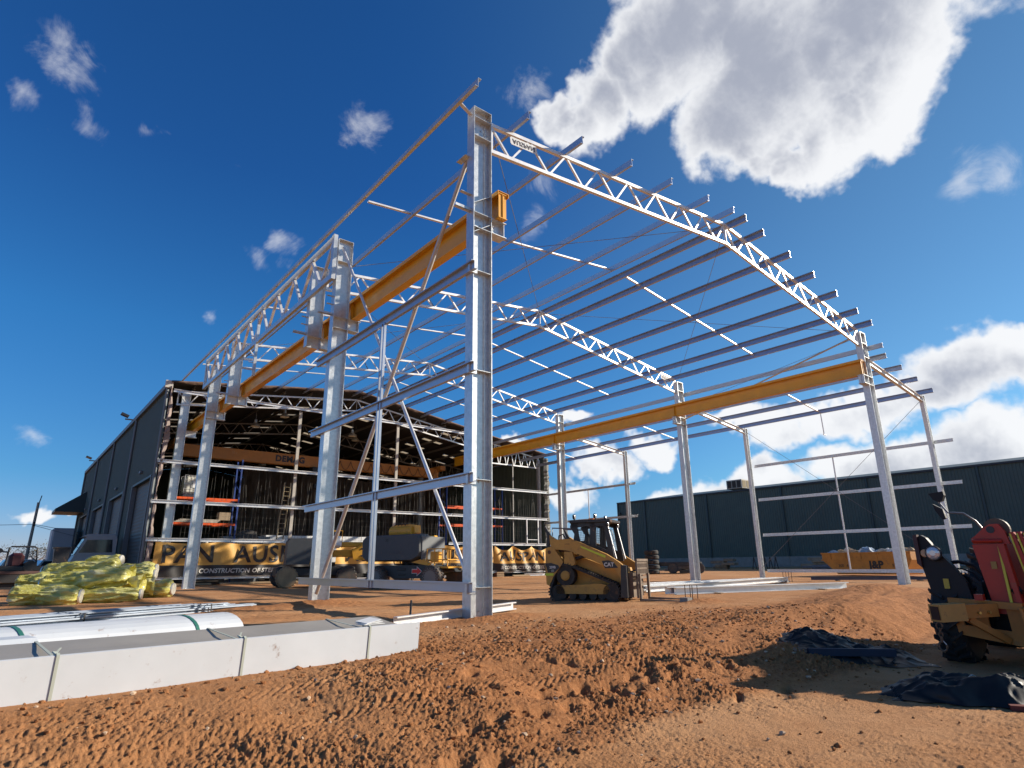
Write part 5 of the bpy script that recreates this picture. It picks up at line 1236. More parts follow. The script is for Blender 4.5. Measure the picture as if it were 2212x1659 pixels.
# cab and far loader arm, mostly outside the frame, added for their shadow
q = MB(); q.bbox(13.9, 15.6, .7, 2.45, .7, 1.35, .08); T('unseen_cab_base', q, TR)
for x in (13.95, 15.5):
    for y in (.75, 2.4): q = MB(); q.sweep((x, y, 1.3), (x, y, 2.45), Rsec(.08, .08), upv=(1, 0, 0)); T('unseen_cab_post', q, TB)
q = MB(); q.bbox(13.8, 15.7, .6, 2.5, 2.42, 2.56, .04); T('unseen_cab_roof', q, TB)
for x in (13.9, 15.55): q = MB(); q.box(x, x+.02, .8, 2.35, 1.35, 2.42); T('unseen_cab_glass', q, GLASS)
q = MB(); q.prism([(1.9,1.235),(1.2,1.24),(1.2,.0),(1.9,.0)], 11.0, 11.22, axis='x'); T('loader_upright', q, TR)
q = MB(); q.bbox(11.8, 13.9, .9, 1.9, .3, 1.25, .1); T('engine_cover', q, TR)
# crane jib carried by the loader
jb = thing('crane_jib', 'ochre box-section crane jib and plate frame hanging on the front of the tractor', 'crane jib', (10.9, 2.9, gt+.1))
J = lambda n, q, m_, p=jb, **k: q.build(n, m_, p, **k)
z_t = .36
q = MB(); q.prism([(3.32,.50),(2.46,.45),(2.46,.36),(3.32,.41)], 10.90, 11.04, axis='x'); J('top_rail', q, JY)
q = MB()
oy = [(3.05,.30),(2.34,.22),(2.22,-.12),(2.95,.02)]
# plate with two rectangular openings: built from bars
q.prism([(3.30,.41),(3.20,.405),(3.18,.0),(3.28,.03)], 10.96, 11.0, axis='x')
q.prism([(3.09,.40),(2.90,.385),(2.88,-.03),(3.07,-.01)], 10.96, 11.0, axis='x')
q.prism([(2.66,.37),(2.47,.36),(2.42,-.12),(2.64,-.08)], 10.96, 11.0, axis='x')
q.prism([(3.29,.14),(2.44,.06),(2.41,-.13),(3.27,.0)], 10.957, 11.003, axis='x')
J('back_plate', q, JY)
q = MB(); q.prism([(2.465,.40),(2.43,.39),(2.36,-.16),(2.40,-.17)], 10.74, 11.05, axis='x'); J('edge_plate', q, JY)
bxm = MB(); bxm.sweep((10.93, 2.80, .36), (10.3, 3.22, .33), Rsec(.165, .175)); bx_ = J('jib_beam', bxm, JY)
q = MB(); q.sweep((10.52, 3.075, .34), (10.20, 3.288, .325), Rsec(.21, .225)); J('jib_sleeve', q, mat('pale ochre', (.56,.28,.07), rough=.6, var=.15, dirt=.15), bx_)
q = MB(); q.sweep((10.20, 3.288, .325), (10.196, 3.291, .3248), Rsec(.165, .175)); J('open_end', q, mat('painted tube shade', (.05,.022,.012), rough=.8), bx_)  # thin dark plate; the shade inside the open tube is painted on
q = MB(); q.sweep((10.6, 3.02, .24), (10.95, 2.70, -.05), Rsec(.08, .08)); J('jib_strut', q, JY)
q = MB(); q.box(10.80, 10.92, 2.86, 2.96, .48, .56); J('lock_pin', q, TR)
for f in (.35, .55): q = MB(); c = Vector((10.93, 2.80, .33)).lerp(Vector((10.3, 3.22, .32)), f-.15); q.lathe((c.x-.053, c.y-.08, c.z), (-.55, -.83, 0), [(0, .022), (.02, .018)], 8); J('bolt', q, mat('brass bolt', (.6,.45,.15), rough=.3, metal=.8))
hx, hy = 10.17, 3.26
def ring(mb, c, R_, r, ax, n=14, a0=0, a1=2*math.pi, el=1.0):
    c = Vector(c); ax = Vector(ax).normalized(); u = Vector((0, 0, 1)); v = ax.cross(u).normalized()
    mb.tube([c+u*R_*el*math.cos(a0+(a1-a0)*k/n)+v*R_*math.sin(a0+(a1-a0)*k/n) for k in range(n+1)], r, n=6)
hk = thing('crane_hook', 'rusty swivel hook on a shackle and chain hanging from the jib end', 'hook', (hx, hy, .2))
HM = mat('rusty hook steel', (.22,.12,.07), rough=.5, metal=.5, var=.3)
q = MB(); ring(q, (hx, hy, .165), .035, .009, (1, .3, 0), el=1.3); q.build('shackle', HM, hk)
for k in range(2): q = MB(); ring(q, (hx, hy, .105-.055*k), .022, .007, (1, .3, 0) if k % 2 else (0, 1, 0), el=1.6); q.build('chain_link', HM, hk)
q = MB(); q.cyl((hx, hy, .03), (hx, hy, -.03), .018, n=8); q.build('swivel', HM, hk)
q = MB(); pts = []
for k in range(17):
    a = R(100-300*k/16); pts.append((hx, hy+.048*math.cos(a)-.0, -.095+.058*math.sin(a)))
q.tube([(hx, hy, -.02)]+pts, .013, n=8); q.build('hook_body', HM, hk, smooth=True)
q = MB(); q.cyl((hx, hy-.045, -.07), (hx, hy-.01, -.02), .006, n=5); q.build('safety_latch', GALVW, hk)
# ---------------------------------------------------------------- white flashing packs, purlin bundle
PW = mat('white protective film', (.60,.63,.65), rough=.5, var=.07, vscale=1.6, dirt=.10); PG = mat('zinc grey sheet', (.34,.315,.275), rough=.55, metal=.1, var=.12, vscale=1.5)
STRAP = mat('pale green strap', (.42,.45,.38), rough=.5); STRG = mat('green strap', (.03,.16,.12), rough=.5)
def pack_frame(p0, p1):
    p0, p1 = Vector((*p0, 0)), Vector((*p1, 0)); return p0, (p1-p0).length, math.atan2(p1.y-p0.y, p1.x-p0.x)
p0, L, a = pack_frame((-2.4, 6.55), (4.36, 7.31))
zp = -.035
pk = thing('flashing_pack', 'long white strapped pack of wide flashings lying nearest the camera at lower left', 'flashing pack', (p0.x, p0.y, zp), a)
prof = [(0,.0),(-.035,.33),(.02,.335),(.06,.30),(.50,.29),(.98,.34),(1.0,.30),(1.0,.0)]
q = MB(); q.prism([(y, z) for y, z in prof], 0, L, axis='x'); 
q = MB(); 
def strip_x(mb, pr, x0, x1): 
    n = len(pr); mb.add([(x0, y, z) for y, z in pr]+[(x1, y, z) for y, z in pr], [(i, i+1, n+i+1, n+i) for i in range(n-1)])
q.prism([(-.012,.0),(.012,0),(-.020,.375),(-.045,.37)], 0, L, axis='x'); q.build('front_lip', PW, pk, world=False)
q = MB(); q.prism([(.013,.02),(1.0,.02),(1.05,.33),(.98,.40),(.60,.345),(.14,.305),(-.016,.335)], .002, L-.02, axis='x'); q.build('stacked_sheets', PG, pk, world=False)
for k in range(5): q = MB(); q.box(.3, L-.03, .02+.005*k, .9, .03+.05*k, .034+.05*k); q.build('sheet_edge', PW, pk, world=False) if k == 9 else None
for x in (.7, 2.95, 4.55, 6.05):
    q = MB(); pr = [(-.019,-.005),(-.053,.375),(-.02,.392),(.12,.35),(.40,.37),(.70,.39),(1.0,.412),(1.07,.33)]
    q.prism(pr+[(y, z-.006) for y, z in pr[::-1]], x, x+.024, axis='x'); s_ = q.build('strap', STRAP, pk, world=False)
    q = MB(); q.rbox((x+.02, .10, .375), (.035, .07, .012), (.3, .2, .3)); q.rbox((x+.04, .16, .385), (.015, .12, .004), (.4, .1, -.5)); q.build('strap_clip', STRAP, s_, world=False)
cyw = MB(); 
for x in (.4, 2.2, 4.0, 5.9): cyw.box(x, x+.1, .1, .9, -.05, .02)
cyw.build('timber_bearers', WOOD, pk, world=False, kind='stuff')
pp = thing('paper_sheaf', 'white delivery papers held on top of the nearest flashing pack', 'papers', (p0.x+6.15*math.cos(a)-.1*math.sin(a), p0.y+6.15*math.sin(a)+.1*math.cos(a), zp+.385), a)
for k in range(3): q = MB(); q.rbox((0, .02*k, .008+.018*k), (.30-.03*k, .20, .004), (.05*k, -.06*k, .1*k)); q.build('sheet', WHITE, pp, world=False)
# second pack: rounded ridge capping bundle
p0, L, a = pack_frame((-2.5, 9.75), (3.32, 11.05)); zp = gz(1.5, 10.6)+.01
pk2 = thing('ridge_cap_pack', 'white rounded pack of ridge capping with green straps behind the nearest pack', 'flashing pack', (p0.x, p0.y, zp), a)
pr = [(-.02, 0)]+[(.62-.64*math.cos(t), .05+.26*math.sin(t)) for t in np.linspace(.0, math.pi*.78, 11)]+[(1.05, .12), (1.05, 0)]
q = MB(); q.prism(pr, 0, L, axis='x'); q.build('stacked_capping', PW, pk2, world=False)
for x in (1.35, 3.0, 5.2, 2.75):
    if x == 2.75: continue
    q = MB(); q.prism([(y*1.01-.006, z*1.015+.004) for y, z in pr[:-1]]+[(y, z-.001) for y, z in pr[:-1][::-1]], x, x+.05, axis='x'); q.build('strap', STRG, pk2, world=False)
q = MB(); q.sweep((.15, -.06, .05), (2.2, -.06, .10), Rsec(.03, .04)); q.build('bottom_rail', GREYTRIM, pk2, world=False)
p0, L, a = pack_frame((-2.3, 9.0), (.55, 9.55)); zp = gz(.2, 9.3)+.01
pk3 = thing('flashing_pack', 'short white open-ended flashing pack cut off by the left edge', 'flashing pack', (p0.x, p0.y, zp), a)
q = MB(); pr = [(0,0),(-.02,.2),(.1,.26),(.5,.26),(.6,.2),(.6,0)]; q.prism(pr, 0, L, axis='x'); q.build('stacked_sheets', PW, pk3, world=False)
q = MB(); q.prism([(.05,.05),(.04,.19),(.13,.22),(.46,.22),(.54,.17),(.54,.05)], L+.001, L+.01, axis='x'); q.build('open_end', PG, pk3, world=False)
BUN = mat('bundle steel', (.34,.39,.46), rough=.48, metal=.7, var=.1)
# galvanised purlin bundle
p0, L, a = pack_frame((-3.0, 13.2), (5.5, 17.3)); zp = gz(2.5, 15.8)+.01
pb_ = thing('purlin_bundle', 'strapped bundle of long galvanised purlins lying behind the rounded white pack', 'purlin bundle', (p0.x, p0.y, zp), a)
for k in range(7):
    q = MB(); y = .05+k*.17; dx = random.uniform(-.45, .1)
    q.sweep((0, y, .06+.01*(k % 2)), (L+dx, y, .06+.01*(k % 2)), Csec(.13, .10, .008, .03), upv=(0, 0, 1)); q.build('purlin', BUN, pb_, world=False)
for k in range(4):
    q = MB(); y = .12+k*.24; q.sweep((.1, y+.03*(k % 2), .155), (L-.9-k*.25, y, .155), Csec(.11, .07, .008, .02), upv=(0, 0, 1)); q.build('purlin', BUN, pb_, world=False)
for x in (2.2, 5.0, L-1.5): q = MB(); q.box(x, x+.03, -.06, 1.18, .192, .196); q.box(x, x+.03, -.066, -.06, 0, .196); q.build('strap', BLKP, pb_, world=False)
# bar under the near column, black stake
q = MB(); z = gz(7.6, 10.9)+.10
o = thing('loose_channel', 'bright loose channel section lying under the foot of the near column', 'steel channel', (7.6, 11.0, z))
q = MB(); q.sweep((5.75, 10.42, .07), (9.42, 11.52, .12), Csec(.10, .16)); q.build('channel', GALVW, o)
o = thing('black_stake', 'thin black stake standing beside the end of the white pack', 'stake', (6.22, 10.72, gz(6.2, 10.7)-.02), 0)
q = MB(); q.cyl((0, 0, 0), (.03, .02, .42), .022, n=8); q.build('shaft', BLKP, o, world=False); q = MB(); q.lathe((.03, .02, .42), (0, 0, 1), [(0, .024), (.01, .018)], 8); q.build('cap', BLKP, o, world=False)
# loose steel on the right
def steel(p, r_, n, lab, w=.20, mt=GALVW):
    (x0, y0), (x1, y1) = p, r_
    o = thing('steel_section', lab, 'steel section', ((x0+x1)/2, (y0+y1)/2, gz((x0+x1)/2, (y0+y1)/2)))
    d = Vector((x1-x0, y1-y0, 0)).normalized(); s = Vector((-d.y, d.x, 0))
    for k in range(n):
        q = MB(); off = s*(k*.17); z0, z1 = gz(x0, y0)+.12+.02*k, gz(x1, y1)+.12
        q.sweep((x0+off.x-d.x*.3*k, y0+off.y, max(z0, .1)), (x1+off.x-d.x*.9*k, y1+off.y, max(z1, .1)), Csec(.12, w)); q.build('channel', mt, o)
    for f in (.2, .8):
        c = Vector((x0+(x1-x0)*f, y0+(y1-y0)*f, 0)); q = MB(); z = gz(c.x, c.y); q.rbox((c.x, c.y, z+.005), (.12, .7, .07), (0, 0, math.atan2(d.y, d.x))); q.build('bearer', WOOD, o)
    return o
steel((17.3, 12.9), (25.4, 10.95), 2, 'long bright steel channel pair lying nearest, right of the fork tips', .22)
steel((18.0, 14.6), (28.6, 14.9), 3, 'bundle of long steel channels lying just beyond the nearest pair, right of the forks', .20)
steel((20.5, 16.7), (31.0, 16.6), 2, 'far pair of steel channels lying in front of the middle right column', .20)
steel((33.4, 16.2), (36.9, 11.0), 1, 'dark steel length lying below the annexe side frame', .16, mat('dark steel', (.10,.10,.13), rough=.4, metal=.6))
# starter bar cages
for i, (x, y, lab) in enumerate(((14.05, 9.95, 'rusty starter bars standing from a pad near the fork tips'), (28.3, 14.75, 'rusty starter bars standing in a small mound beyond the loose steel'))):
    z = gz(x, y); o = thing('starter_bars', lab, 'reinforcing bars', (x, y, z-.05))
    for dx, dy in ((0, 0), (.22, 0), (0, .22), (.22, .22)):
        q = MB(); s = 1+.2*i; q.cyl((dx*s, dy*s, 0), (dx*s+.01, dy*s, .42*s), .011*s, n=6); q.build('bar', mat('rebar', (.09,.06,.045), rough=.7, metal=.3), o, world=False)
    q = MB(); q.box(-.25, -.05, -.02, .22, .0, .12); q.build('pad_edge', CONC, o, world=False)

# ---------------------------------------------------------------- yellow wrapped insulation rolls
INS = bpy.data.materials.new('yellow wrapped insulation'); INS.use_nodes = True; t = INS.node_tree; t.nodes.clear(); N = NT(t)
tc = N.n('ShaderNodeTexCoord'); P_ = tc.outputs['Object']
n1 = N.noise(N.vmath('MULTIPLY', P_, (.5, 2.5, 2.5)), 2.2, 6, .65, .8)
c_i = N.ramp(n1, [(.28, (.46, .38, .06)), (.44, (.74, .68, .14)), (.58, (.86, .83, .34)), (.72, (.90, .89, .66))])  # whitish insulation tone plus highlights painted into the pale stops
b = N.n('ShaderNodeBsdfPrincipled', {'Base Color': c_i, 'Roughness': .28, 'Coat Weight': .5, 'Coat Roughness': .15})
hb = N.math('ADD', N.noise(N.vmath('MULTIPLY', P_, (.6, 3, 3)), 4, 6, .7, 1.5), N.noise(P_, 22, 4, .7, 1.0))
bp = N.n('ShaderNodeBump', {'Strength': .8, 'Distance': .05, 'Height': hb}); t.links.new(bp.outputs[0], b.inputs['Normal'])
trn = N.n('ShaderNodeBsdfTranslucent', {'Color': (.6, .5, .06, 1)}); mx = N.n('ShaderNodeMixShader', {0: .22}); t.links.new(b.outputs[0], mx.inputs[1]); t.links.new(trn.outputs[0], mx.inputs[2])
o_ = N.n('ShaderNodeOutputMaterial'); t.links.new(mx.outputs[0], o_.inputs[0])
from mathutils import noise as mn
def roll(c, L, r, rz, tilt, seed, label, tail=True):
    o = thing('insulation_roll', label, 'insulation roll', (c[0], c[1], c[2]), rz)
    q = MB(); n, mseg = 52, 60; vs = []
    ct, st = math.cos(tilt), math.sin(tilt)
    for i in range(mseg+1):
        f = i/mseg; x = (f-.5)*L
        e = min(f, 1-f)*L; rr = r*(1-math.exp(-e/.05)*.97) if True else r
        rr *= 1+.10*math.sin(f*9+seed)
        for k in range(n):
            a = 2*math.pi*k/n; d = Vector((x*1.2+seed*7, math.cos(a)*1.7, math.sin(a)*1.7))
            w = rr*(1+.34*mn.noise(d*1.3)-.16*abs(mn.noise(d*2.6))+.14*mn.noise(d*3.1)+.14*mn.noise(Vector((x*1.2, a*3.5+seed, seed)))+.07*mn.noise(d*8))
            y, z = w*math.cos(a)*1.12, w*math.sin(a)*.92
            vs.append((x*ct-z*st, y, x*st+z*ct))
    q.add(vs, [(i*n+k, i*n+(k+1) % n, (i+1)*n+(k+1) % n, (i+1)*n+k) for i in range(mseg) for k in range(n)]+[tuple(range(n))[::-1], tuple(range(mseg*n, mseg*n+n))])
    q.build('wrapped_roll', INS, o, world=False, smooth=True)
    if tail:
        q = MB(); vs = []; nn = 14
        for i in range(9):
            for k in range(nn):
                a = 2*math.pi*k/nn; f = i/8; w = r*(.35+.75*f)*(1+.35*mn.noise(Vector((f*3, a*2, seed*3))))
                vs.append((L/2-.03+f*.42, w*math.cos(a), w*math.sin(a)*.8-.12*f))
        q.add(vs, [(i*nn+k, i*nn+(k+1) % nn, (i+1)*nn+(k+1) % nn, (i+1)*nn+k) for i in range(8) for k in range(nn)])
        q.build('loose_wrap', INS, o, world=False, smooth=True)
    q = MB(); vs = []; sg = -1 if tail else 1
    q.lathe((sg*L/2*ct*.985, 0, sg*L/2*st), (sg*ct, 0, sg*st), [(-.03, r*.72), (.015, r*.66), (.03, r*.2)], 22); q.build('foil_end', mat('crumpled foil', (.70,.68,.60), rough=.3, metal=.5, var=.3, vscale=8, bump=.6, bscale=14), o, world=False)
    return o
rd = R(-28)
roll((1.35, 24.1, .26), 1.9, .30, rd+.1, -.03, 1, 'low yellow wrapped insulation roll at the left front of the pile', False)
roll((2.75, 23.9, .22), 2.3, .24, rd+.05, .02, 2, 'flattened yellow insulation roll along the front foot of the pile', False)
roll((2.35, 24.5, .66), 2.5, .34, rd+.06, .10, 3, 'long yellow insulation roll lying across the middle of the pile')
roll((2.25, 25.3, 1.02), 2.3, .28, rd, .07, 4, 'yellow insulation roll on the upper back of the pile')
roll((2.85, 25.6, 1.24), 1.2, .24, rd-.1, .12, 5, 'small yellow insulation roll at the very top of the pile', False)
roll((4.35, 26.2, .30), 1.9, .30, rd-.1, 0, 6, 'yellow insulation roll lying alone to the right with its foil end showing', False)
roll((4.0, 26.9, .80), 1.5, .26, rd-.02, .02, 7, 'yellow insulation roll stacked at the right rear of the pile', False)
roll((4.3, 28.0, .98), 1.3, .27, rd, .02, 8, 'yellow insulation roll behind the right rear one, beside the shed corner', False)
roll((1.2, 25.4, .62), 1.3, .30, rd+.15, 0, 9, 'yellow insulation roll at the left rear of the pile', False)
roll((3.2, 24.9, .55), 1.5, .34, rd+.35, -.12, 10, 'sagging yellow insulation roll at the right of the middle of the pile')

# black tarps at lower right
def tarp(cx, cy, rx, ry, h, seed, m_, name, lab, cat, rz=0, edge=None):
    o = thing(name, lab, cat, (cx, cy, gz(cx, cy)), rz)
    q = MB(); n = 120; vs = []
    for j in range(n+1):
        for i in range(n+1):
            u, v = i/n*2-1, j/n*2-1; x, y = u*rx*(1+.25*mn.noise(Vector((v*2.5, seed, 0)))), v*ry*(1+.38*mn.noise(Vector((u*3.4, seed, 1))))
            e = min(1, (1-abs(u))*2.6)*min(1, (1-abs(v))*2.2); p = Vector((x*2.2+seed, y*2.2, 0))
            z = h*.6*e*(.6+.45*mn.noise(p*.7)) + e*.10*abs(mn.noise(p*1.6)) + e*.07*max(0, .35-abs(mn.noise(Vector((p.x*1.1+seed, p.y*1.5, 3)))))*2 + e*.05*max(0, .2-abs(mn.noise(Vector((p.x*2.6, p.y*3.3, 7)))))*3
            wx, wy = cx+x*math.cos(rz)-y*math.sin(rz), cy+x*math.sin(rz)+y*math.cos(rz)
            vs.append((x, y, max(.0, z)+.02+0*wx))
    gzs = height(np.array([cx+v[0]*math.cos(rz)-v[1]*math.sin(rz) for v in vs]), np.array([cy+v[0]*math.sin(rz)+v[1]*math.cos(rz) for v in vs]), False)[0]
    g0 = gz(cx, cy); vs = [(v[0], v[1], v[2]+g-g0-.02*(abs(v[0]) > rx*.97)) for v, g in zip(vs, gzs)]
    q.add(vs, [(j*(n+1)+i, j*(n+1)+i+1, (j+1)*(n+1)+i+1, (j+1)*(n+1)+i) for j in range(n) for i in range(n)])
    q.build('sheet', m_, o, world=False, smooth=True); return o
TARP = mat('black tarpaulin', (.010,.010,.010), rough=.48, spec=.35, bump=.25, bscale=9)
o = tarp(10.2, 4.55, 1.0, .55, .22, 1.3, TARP, 'folded_tarp', 'folded black tarpaulin with blue edge lying in the tractor shadow', 'tarpaulin', R(-42))
q = MB(); q.rbox((-.15, -.46, .07), (1.25, .06, .10), (0, .02, .05)); q.build('blue_base', mat('blue plastic', (.010,.022,.05), rough=.6, var=.3), o, world=False)
o = tarp(8.75, 2.25, 1.15, .52, .34, 5.7, TARP, 'crumpled_tarp', 'crumpled black plastic sheet with grey folds in the lower right, in front of the jib', 'tarpaulin', R(-58))
q = MB(); q.sweep((-.2, -.52, .03), (1.2, -.66, .03), Rsec(.10, .05)); q.build('red_board', mat('dull red board', (.16,.03,.02), rough=.7), o, world=False)
for k in range(5):
    q = MB(); f = -.5+k*.28; q.tube([(f, -.1, .19), (f+.08, -.2, .24+.03*(k % 2)), (f+.16, -.05, .25), (f+.26, .1, .20)], .009, n=5); q.build('loose_cord', mat('grey cord', (.35,.36,.34), rough=.5), o, world=False)

# ---------------------------------------------------------------- far left: truck, trailer, vehicles, pole, trees
TG = mat('truck silver white', (.46,.46,.45), rough=.45, var=.06)
tk = thing('tipper_truck', 'white-grey truck cab parked beside the green shed wall', 'truck', (4.95, 50.6, 0.0), R(180))
K = lambda n, q, m_, p=tk, **k: q.build(n, m_, p, world=False, **k)
# local x forward (world -x after rotation is not wanted) -> the cab shows its side
q = MB()
side = [(1.25,.75),(1.30,1.55),(1.18,1.85),(.72,2.95),(.55,3.10),(-.95,3.12),(-1.05,2.9),(-1.08,.75)]
q.prism(side, -1.1, 1.1); K('cab', q, TG)
q = MB(); q.prism([(.98,2.02),(.62,2.82),(-.78,2.86),(-.86,2.04)], 1.101, 1.115); K('side_window', q, GLASS)
q = MB(); q.prism([(.98,2.02),(.62,2.82),(-.78,2.86),(-.86,2.04)], -1.115, -1.101); K('side_window', q, GLASS)
q = MB(); q.add([(1.20,-1,1.9),(1.20,1,1.9),(.75,1,2.92),(.75,-1,2.92)], [(0,1,2,3)]); K('windscreen', q, GLASS)
q = MB(); q.prism([(.95,3.02),(.6,3.2),(-.9,3.22),(-.95,3.12)], -1.0, 1.0); K('sun_visor', q, TG)
q = MB(); q.box(-.2, .1, 1.116, 1.13, 1.72, 1.78); K('door_handle', q, BLKP)
q = MB(); q.tube([(1.0, 1.15, 2.3), (1.3, 1.35, 2.5), (1.35, 1.4, 2.1)], .02, n=5); q.box(1.28, 1.42, 1.32, 1.45, 1.95, 2.4); K('mirror', q, BLKP)
q = MB(); q.bbox(-5.5, 1.2, -1.0, 1.0, .55, .9, .05); K('chassis', q, BLKP)
q = MB(); q.bbox(-5.4, -1.3, -1.15, 1.15, 1.0, 1.6, .05); K('tray', q, BLKP)
for x in (.5, -3.2, -4.3):
    for s in (-1, 1): wheel(tk, x, s*.95, .48, .3, s)
tk.rotation_euler = (0, 0, R(180)); tk.location = (5.0, 50.4, 0)
# low trailer with a machine on it
tl = thing('flat_trailer', 'dark flat trailer loaded with machinery at the far left edge', 'trailer', (.2, 32.5, 0), R(6))
K = lambda n, q, m_, p=tl, **k: q.build(n, m_, p, world=False, **k)
q = MB(); q.bbox(-3.5, 1.7, -1.2, 1.2, .52, .95, .03); K('deck', q, mat('trailer dark', (.02,.018,.018), rough=.6, dirt=.15))
q = MB(); q.bbox(-3.5, 1.75, -1.23, -1.20, .86, .97, .01); K('side_rail', q, mat('trailer rail', (.10,.05,.04), rough=.6))
for x in (-1.6, -.7): wheel(tl, x, -1.05, .30, .22, -1)
q = MB(); q.box(-3.2, 1.6, -1.0, .5, .30, .52); K('under_frame', q, BLKP)
q = MB(); q.box(-.9, -.2, -1.0, -.4, .97, 1.10); K('pale_carton', q, PL)
rl = thing('ride_on_roller', 'small machine with black roll bar and dark red seat standing on the flat trailer', 'roller', (.75, 32.4, .95), R(6))
K = lambda n, q, m_, p=rl, **k: q.build(n, m_, p, world=False, **k)
q = MB(); q.tube([(-.50, -.3, 0), (-.46, -.3, .92), (-.40, -.3, .96), (.36, -.3, .96), (.44, -.3, .90), (.52, -.3, 0)], .035, n=6); K('roll_bar', q, BLKP)
q = MB(); q.bbox(-.4, .1, -.3, .2, .12, .72, .12); K('seat', q, mat('dark red vinyl', (.06,.012,.014), rough=.5))
q = MB(); q.bbox(-.8, .9, -.4, .4, 0, .22, .04); K('body', q, BLKP)
q = MB(); q.lathe((.3, -.42, .2), (0, 1, 0), [(0, .22), (.8, .22)], 16); K('drum', q, BLKP)
q = MB(); q.tube([(-.5, -.3, .75), (-.75, -.3, .78), (-.9, -.3, .90)], .03, n=5); q.lathe((-.75, -.36, .80), (0, 1, 0), [(0, .10), (.1, .10)], 10); K('lever', q, BLKP)
sp = thing('dark_bin', 'tall dark ribbed bin behind the trailer at the left', 'bin', (2.15, 33.6, .2)); q = MB(); q.prism([(-.20, .0), (.20, .0), (.27, 1.72), (-.30, 1.72)], -.25, .25); q.build('body', BLKP, sp, world=False)
q = MB(); q.box(-.35, .28, -.28, .28, 1.68, 1.74); q.build('lid', BLKP, sp, world=False)
# cars and caravans far away
def car(x, y, rz, c, lab, h=1.5):
    o = thing('parked_car', lab, 'car', (x, y, gz(x, y)), rz); mt = mat('car paint '+lab[:9], c, rough=.3, coat=.5)
    q = MB(); q.prism([(-2.2,.35),(-2.25,.8),(-1.9,.95),(-1.4,h),(.4,h),(1.1,.98),(2.1,.85),(2.2,.4)], -.85, .85); q.build('body', mt, o, world=False)
    q = MB(); q.prism([(-1.65,1.0),(-1.32,h-.08),(.35,h-.08),(.9,1.0)], -.86, .86); q.build('windows', GLASS, o, world=False)
    for a_ in (-1.4, 1.4):
        for s in (-.8, .8): q = MB(); q.lathe((a_, s, .34), (0, 1, 0), [(-.1, .33), (.1, .33)], 14); q.build('wheel', BLKP, o, world=False)
    return o
car(4.0, 62, .2, (.65,.67,.70), 'silvery white car parked far behind the yellow rolls', 1.7)
car(1.9, 66, .1, (.70,.70,.70), 'white ute parked far behind the black roll bar', 1.8)
car(4.9, 72, -.2, (.10,.16,.35), 'blue car parked far off at the shed end', 1.5)
car(-1.2, 70, 0, (.35,.36,.34), 'grey van parked far off at the left edge', 2.0)
cv_ = thing('caravan', 'tall pale grey box van parked beyond the green shed end', 'van', (5.3, 84, 0)); q = MB(); q.bbox(-1.2, .8, -2, 2, .5, 5.2, .15); q.build('box_body', mat('pale grey box', (.46,.44,.45), rough=.5), cv_, world=False)
for s in (-1, 1): q = MB(); q.lathe((s*.7-.2, -2.0, .45), (0, 1, 0), [(-.1, .45), (.1, .45)], 14); q.build('wheel', BLKP, cv_, world=False)
pl_ = thing('power_pole', 'weathered timber power pole with wires at the far left', 'power pole', (2.25, 80, 0))
q = MB(); q.cyl((0, 0, 0), (.12, 0, 7.6), .17, .12, n=10); q.build('pole', mat('silvered timber', (.40,.33,.27), rough=.85, var=.3, stretch=(4,4,.4)), pl_, world=False, smooth=True)
q = MB(); q.cyl((.15, 0, 7.4), (.28, 0, 8.3), .05, n=6); q.build('top_strut', mat('dark timber', (.10,.07,.05), rough=.8), pl_, world=False)
for z in (5.2, 5.45): q = MB(); q.lathe((.1, -.15, z), (0, 0, 1), [(0, .10), (.12, .12), (.2, .05)], 8); q.build('insulator', BLKP, pl_, world=False)
for (a_, b_, sag) in (((2.35, 80, 5.4), (-40, 84, 6.2), .8), ((2.35, 80, 5.4), (60, 130, 7), 2.5), ((2.35, 80, 5.3), (20, 88, 1.5), .2)):
    o = thing('overhead_wire', {(-40): 'thin overhead wire running left from the power pole', 60: 'thin overhead wire running right from the power pole to behind the shed', 20: 'thin stay wire slanting down right from the power pole'}[b_[0]], 'wire', a_)
    A, Bv = Vector(a_), Vector(b_); q = MB(); q.tube([A.lerp(Bv, k/16)-Vector((0, 0, sag*4*(k/16)*(1-k/16))) for k in range(17)], .022, n=4); q.build('cable', WIREM, o)
# trees on the horizon
LF = mat('gum foliage', (.055,.065,.035), rough=.8, var=.5, vscale=3, color2=(.13,.10,.05)); BARK = mat('gum bark', (.25,.19,.14), rough=.9, var=.3)
def tree(x, y, h, w, seed, lab, grp):
    r = random.Random(seed); o = thing('gum_tree', lab, 'tree', (x, y, gz(x, y)), group=grp)
    q = MB(); q.tube([(0, 0, 0), (.1*h*.1, 0, h*.25), (.05*h, 0, h*.55)], .035*h, n=7)
    limbs = []
    for k in range(6):
        a_ = r.uniform(0, 6.28); e = Vector((math.cos(a_)*w*.32, math.sin(a_)*w*.32, h*r.uniform(.6, .85))); limbs.append(e); q.cyl((.02*h, 0, h*.35), e, .015*h, .006*h, n=5)
    q.build('trunk', BARK, o, world=False)
    q = MB()
    for k in range(520):
        e = r.choice(limbs); v = Vector((r.gauss(0, 1), r.gauss(0, 1), r.gauss(0, .55)))*w*.13+e+Vector((0, 0, h*.06))
        s = h*r.uniform(.012, .026); n_ = Vector((r.gauss(0, 1), r.gauss(0, 1), r.gauss(0, 1))).normalized(); u = n_.orthogonal().normalized(); t2 = n_.cross(u)
        q.add([v+u*s, v+t2*s*.6, v-u*s, v-t2*s*.6], [(0, 1, 2, 3)])
    q.build('crown', LF, o, world=False, kind='stuff')
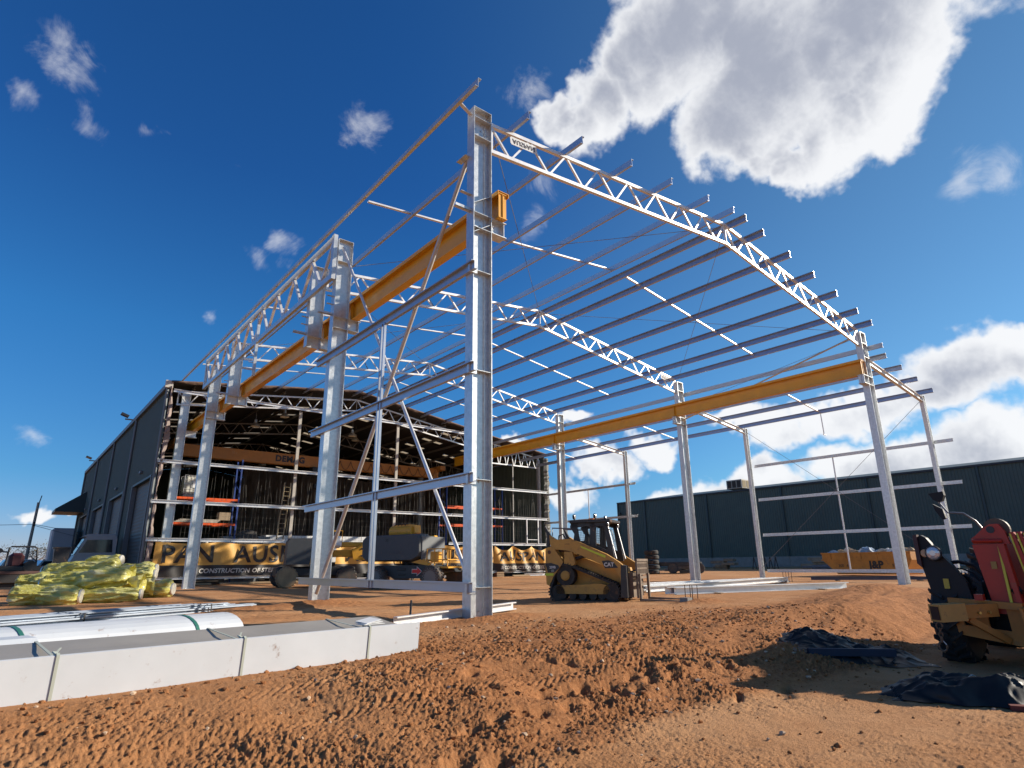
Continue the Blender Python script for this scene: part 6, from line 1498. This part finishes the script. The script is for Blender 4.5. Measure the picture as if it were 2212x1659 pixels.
trs = [(4.3, 95, 3.9, 5), (9.2, 150, 6, 8), (-6, 140, 5, 8), (-1, 160, 5.5, 9), (3, 170, 5, 9), (6.5, 190, 6, 10), (-14, 150, 5, 9), (-25, 170, 6, 10), (12, 200, 6, 9), (-40, 190, 7, 10)]
names = ['small gum tree with thin crown just left of the shed end', 'gum tree showing between the pole and the shed end']
for i, (x, y, h, w) in enumerate(trs):
    tree(x, y, h, w, i, names[i] if i < 2 else 'distant gum tree on the low horizon at far left', None if i < 2 else 'distant gum trees on the horizon')
# ---------------------------------------------------------------- along the right wall: tyres, pallets, tray
for k in range(5):
    o = thing('stacked_tyre', ('bottom', 'second', 'middle', 'fourth', 'top')[k]+' tyre of the black stack against the green wall behind the loader', 'tyre', (43.5+.05*(k % 2), 34.6, gz(43.5, 34.6)+.18+k*.40), 0, 'stack of tyres')
    q = MB(); q.lathe((0, 0, 0), (0, 0, 1), [(-.17, .34), (-.18, .52), (-.10, .60), (.10, .60), (.18, .52), (.17, .34)], 22); q.build('tyre_carcass', BLACK, o, world=False, smooth=True)
    q = MB(); q.lathe((0, 0, 0), (0, 0, 1), [(-.12, .35), (.12, .35)], 22); q.build('inner_liner', BLKP, o, world=False)
for i, (x, y, w, h, c, lab) in enumerate(((47.5, 35.0, 3.2, .9, (.30,.29,.27), 'heap of grey wrapped sheet packs by the green wall, right of the tyres'), (62, 39.5, 2.6, 1.2, (.28,.20,.13), 'brown crate pile by the plinth left of the right annexe bay'),
        (63, 30.0, 2.8, 1.2, (.30,.24,.16), 'tan crate pile by the plinth behind the annexe corner post'), (60, 27.0, 5.0, .5, (.16,.16,.17), 'low grey sheet stack by the plinth left of the skip'))):
    o = thing('material_heap', lab, 'materials', (x, y, gz(x, y)), R(-75)); r = random.Random(i)
    for k in range(5):
        q = MB(); a_ = r.uniform(-w/2, w/4); q.bbox(a_, a_+w*r.uniform(.4, .6), -.6+r.uniform(-.2, .2), .6, h*k/6, h*(k+1)/6+.1, .04); q.build('pack', mat('heap %d' % i, c, rough=.7, var=.35), o, world=False)
tq = thing('tray_trailer', 'small dark tray trailer with a wheel, by the wall beside the tyre stack', 'trailer', (46.0, 33.6, gz(46, 33.6)), R(-60))
q = MB(); q.bbox(-1.8, 1.8, -.8, .8, .6, .95, .03); q.build('tray', BLKP, tq, world=False)
for x in (-.5, 1.7): wheel(tq, x, -.8, .42, .25, -1)
fr = thing('timber_frame_stack', 'dark upright metal trestles standing by the plinth behind the annexe corner', 'trestle', (61.5, 34.5, gz(61, 34)), R(-80))
for k in range(5): q = MB(); x = -1.2+k*.55; q.cyl((x, 0, 0), (x+.2, 0, 1.2), .05, n=5); q.cyl((x+.4, 0, 0), (x+.2, 0, 1.2), .05, n=5); q.build('trestle_leg', BLKP, fr, world=False)
# small earth stones by the columns

rank('tree', 'distant gum trees on the horizon', 'distant gum tree on the low horizon, %s of the group')
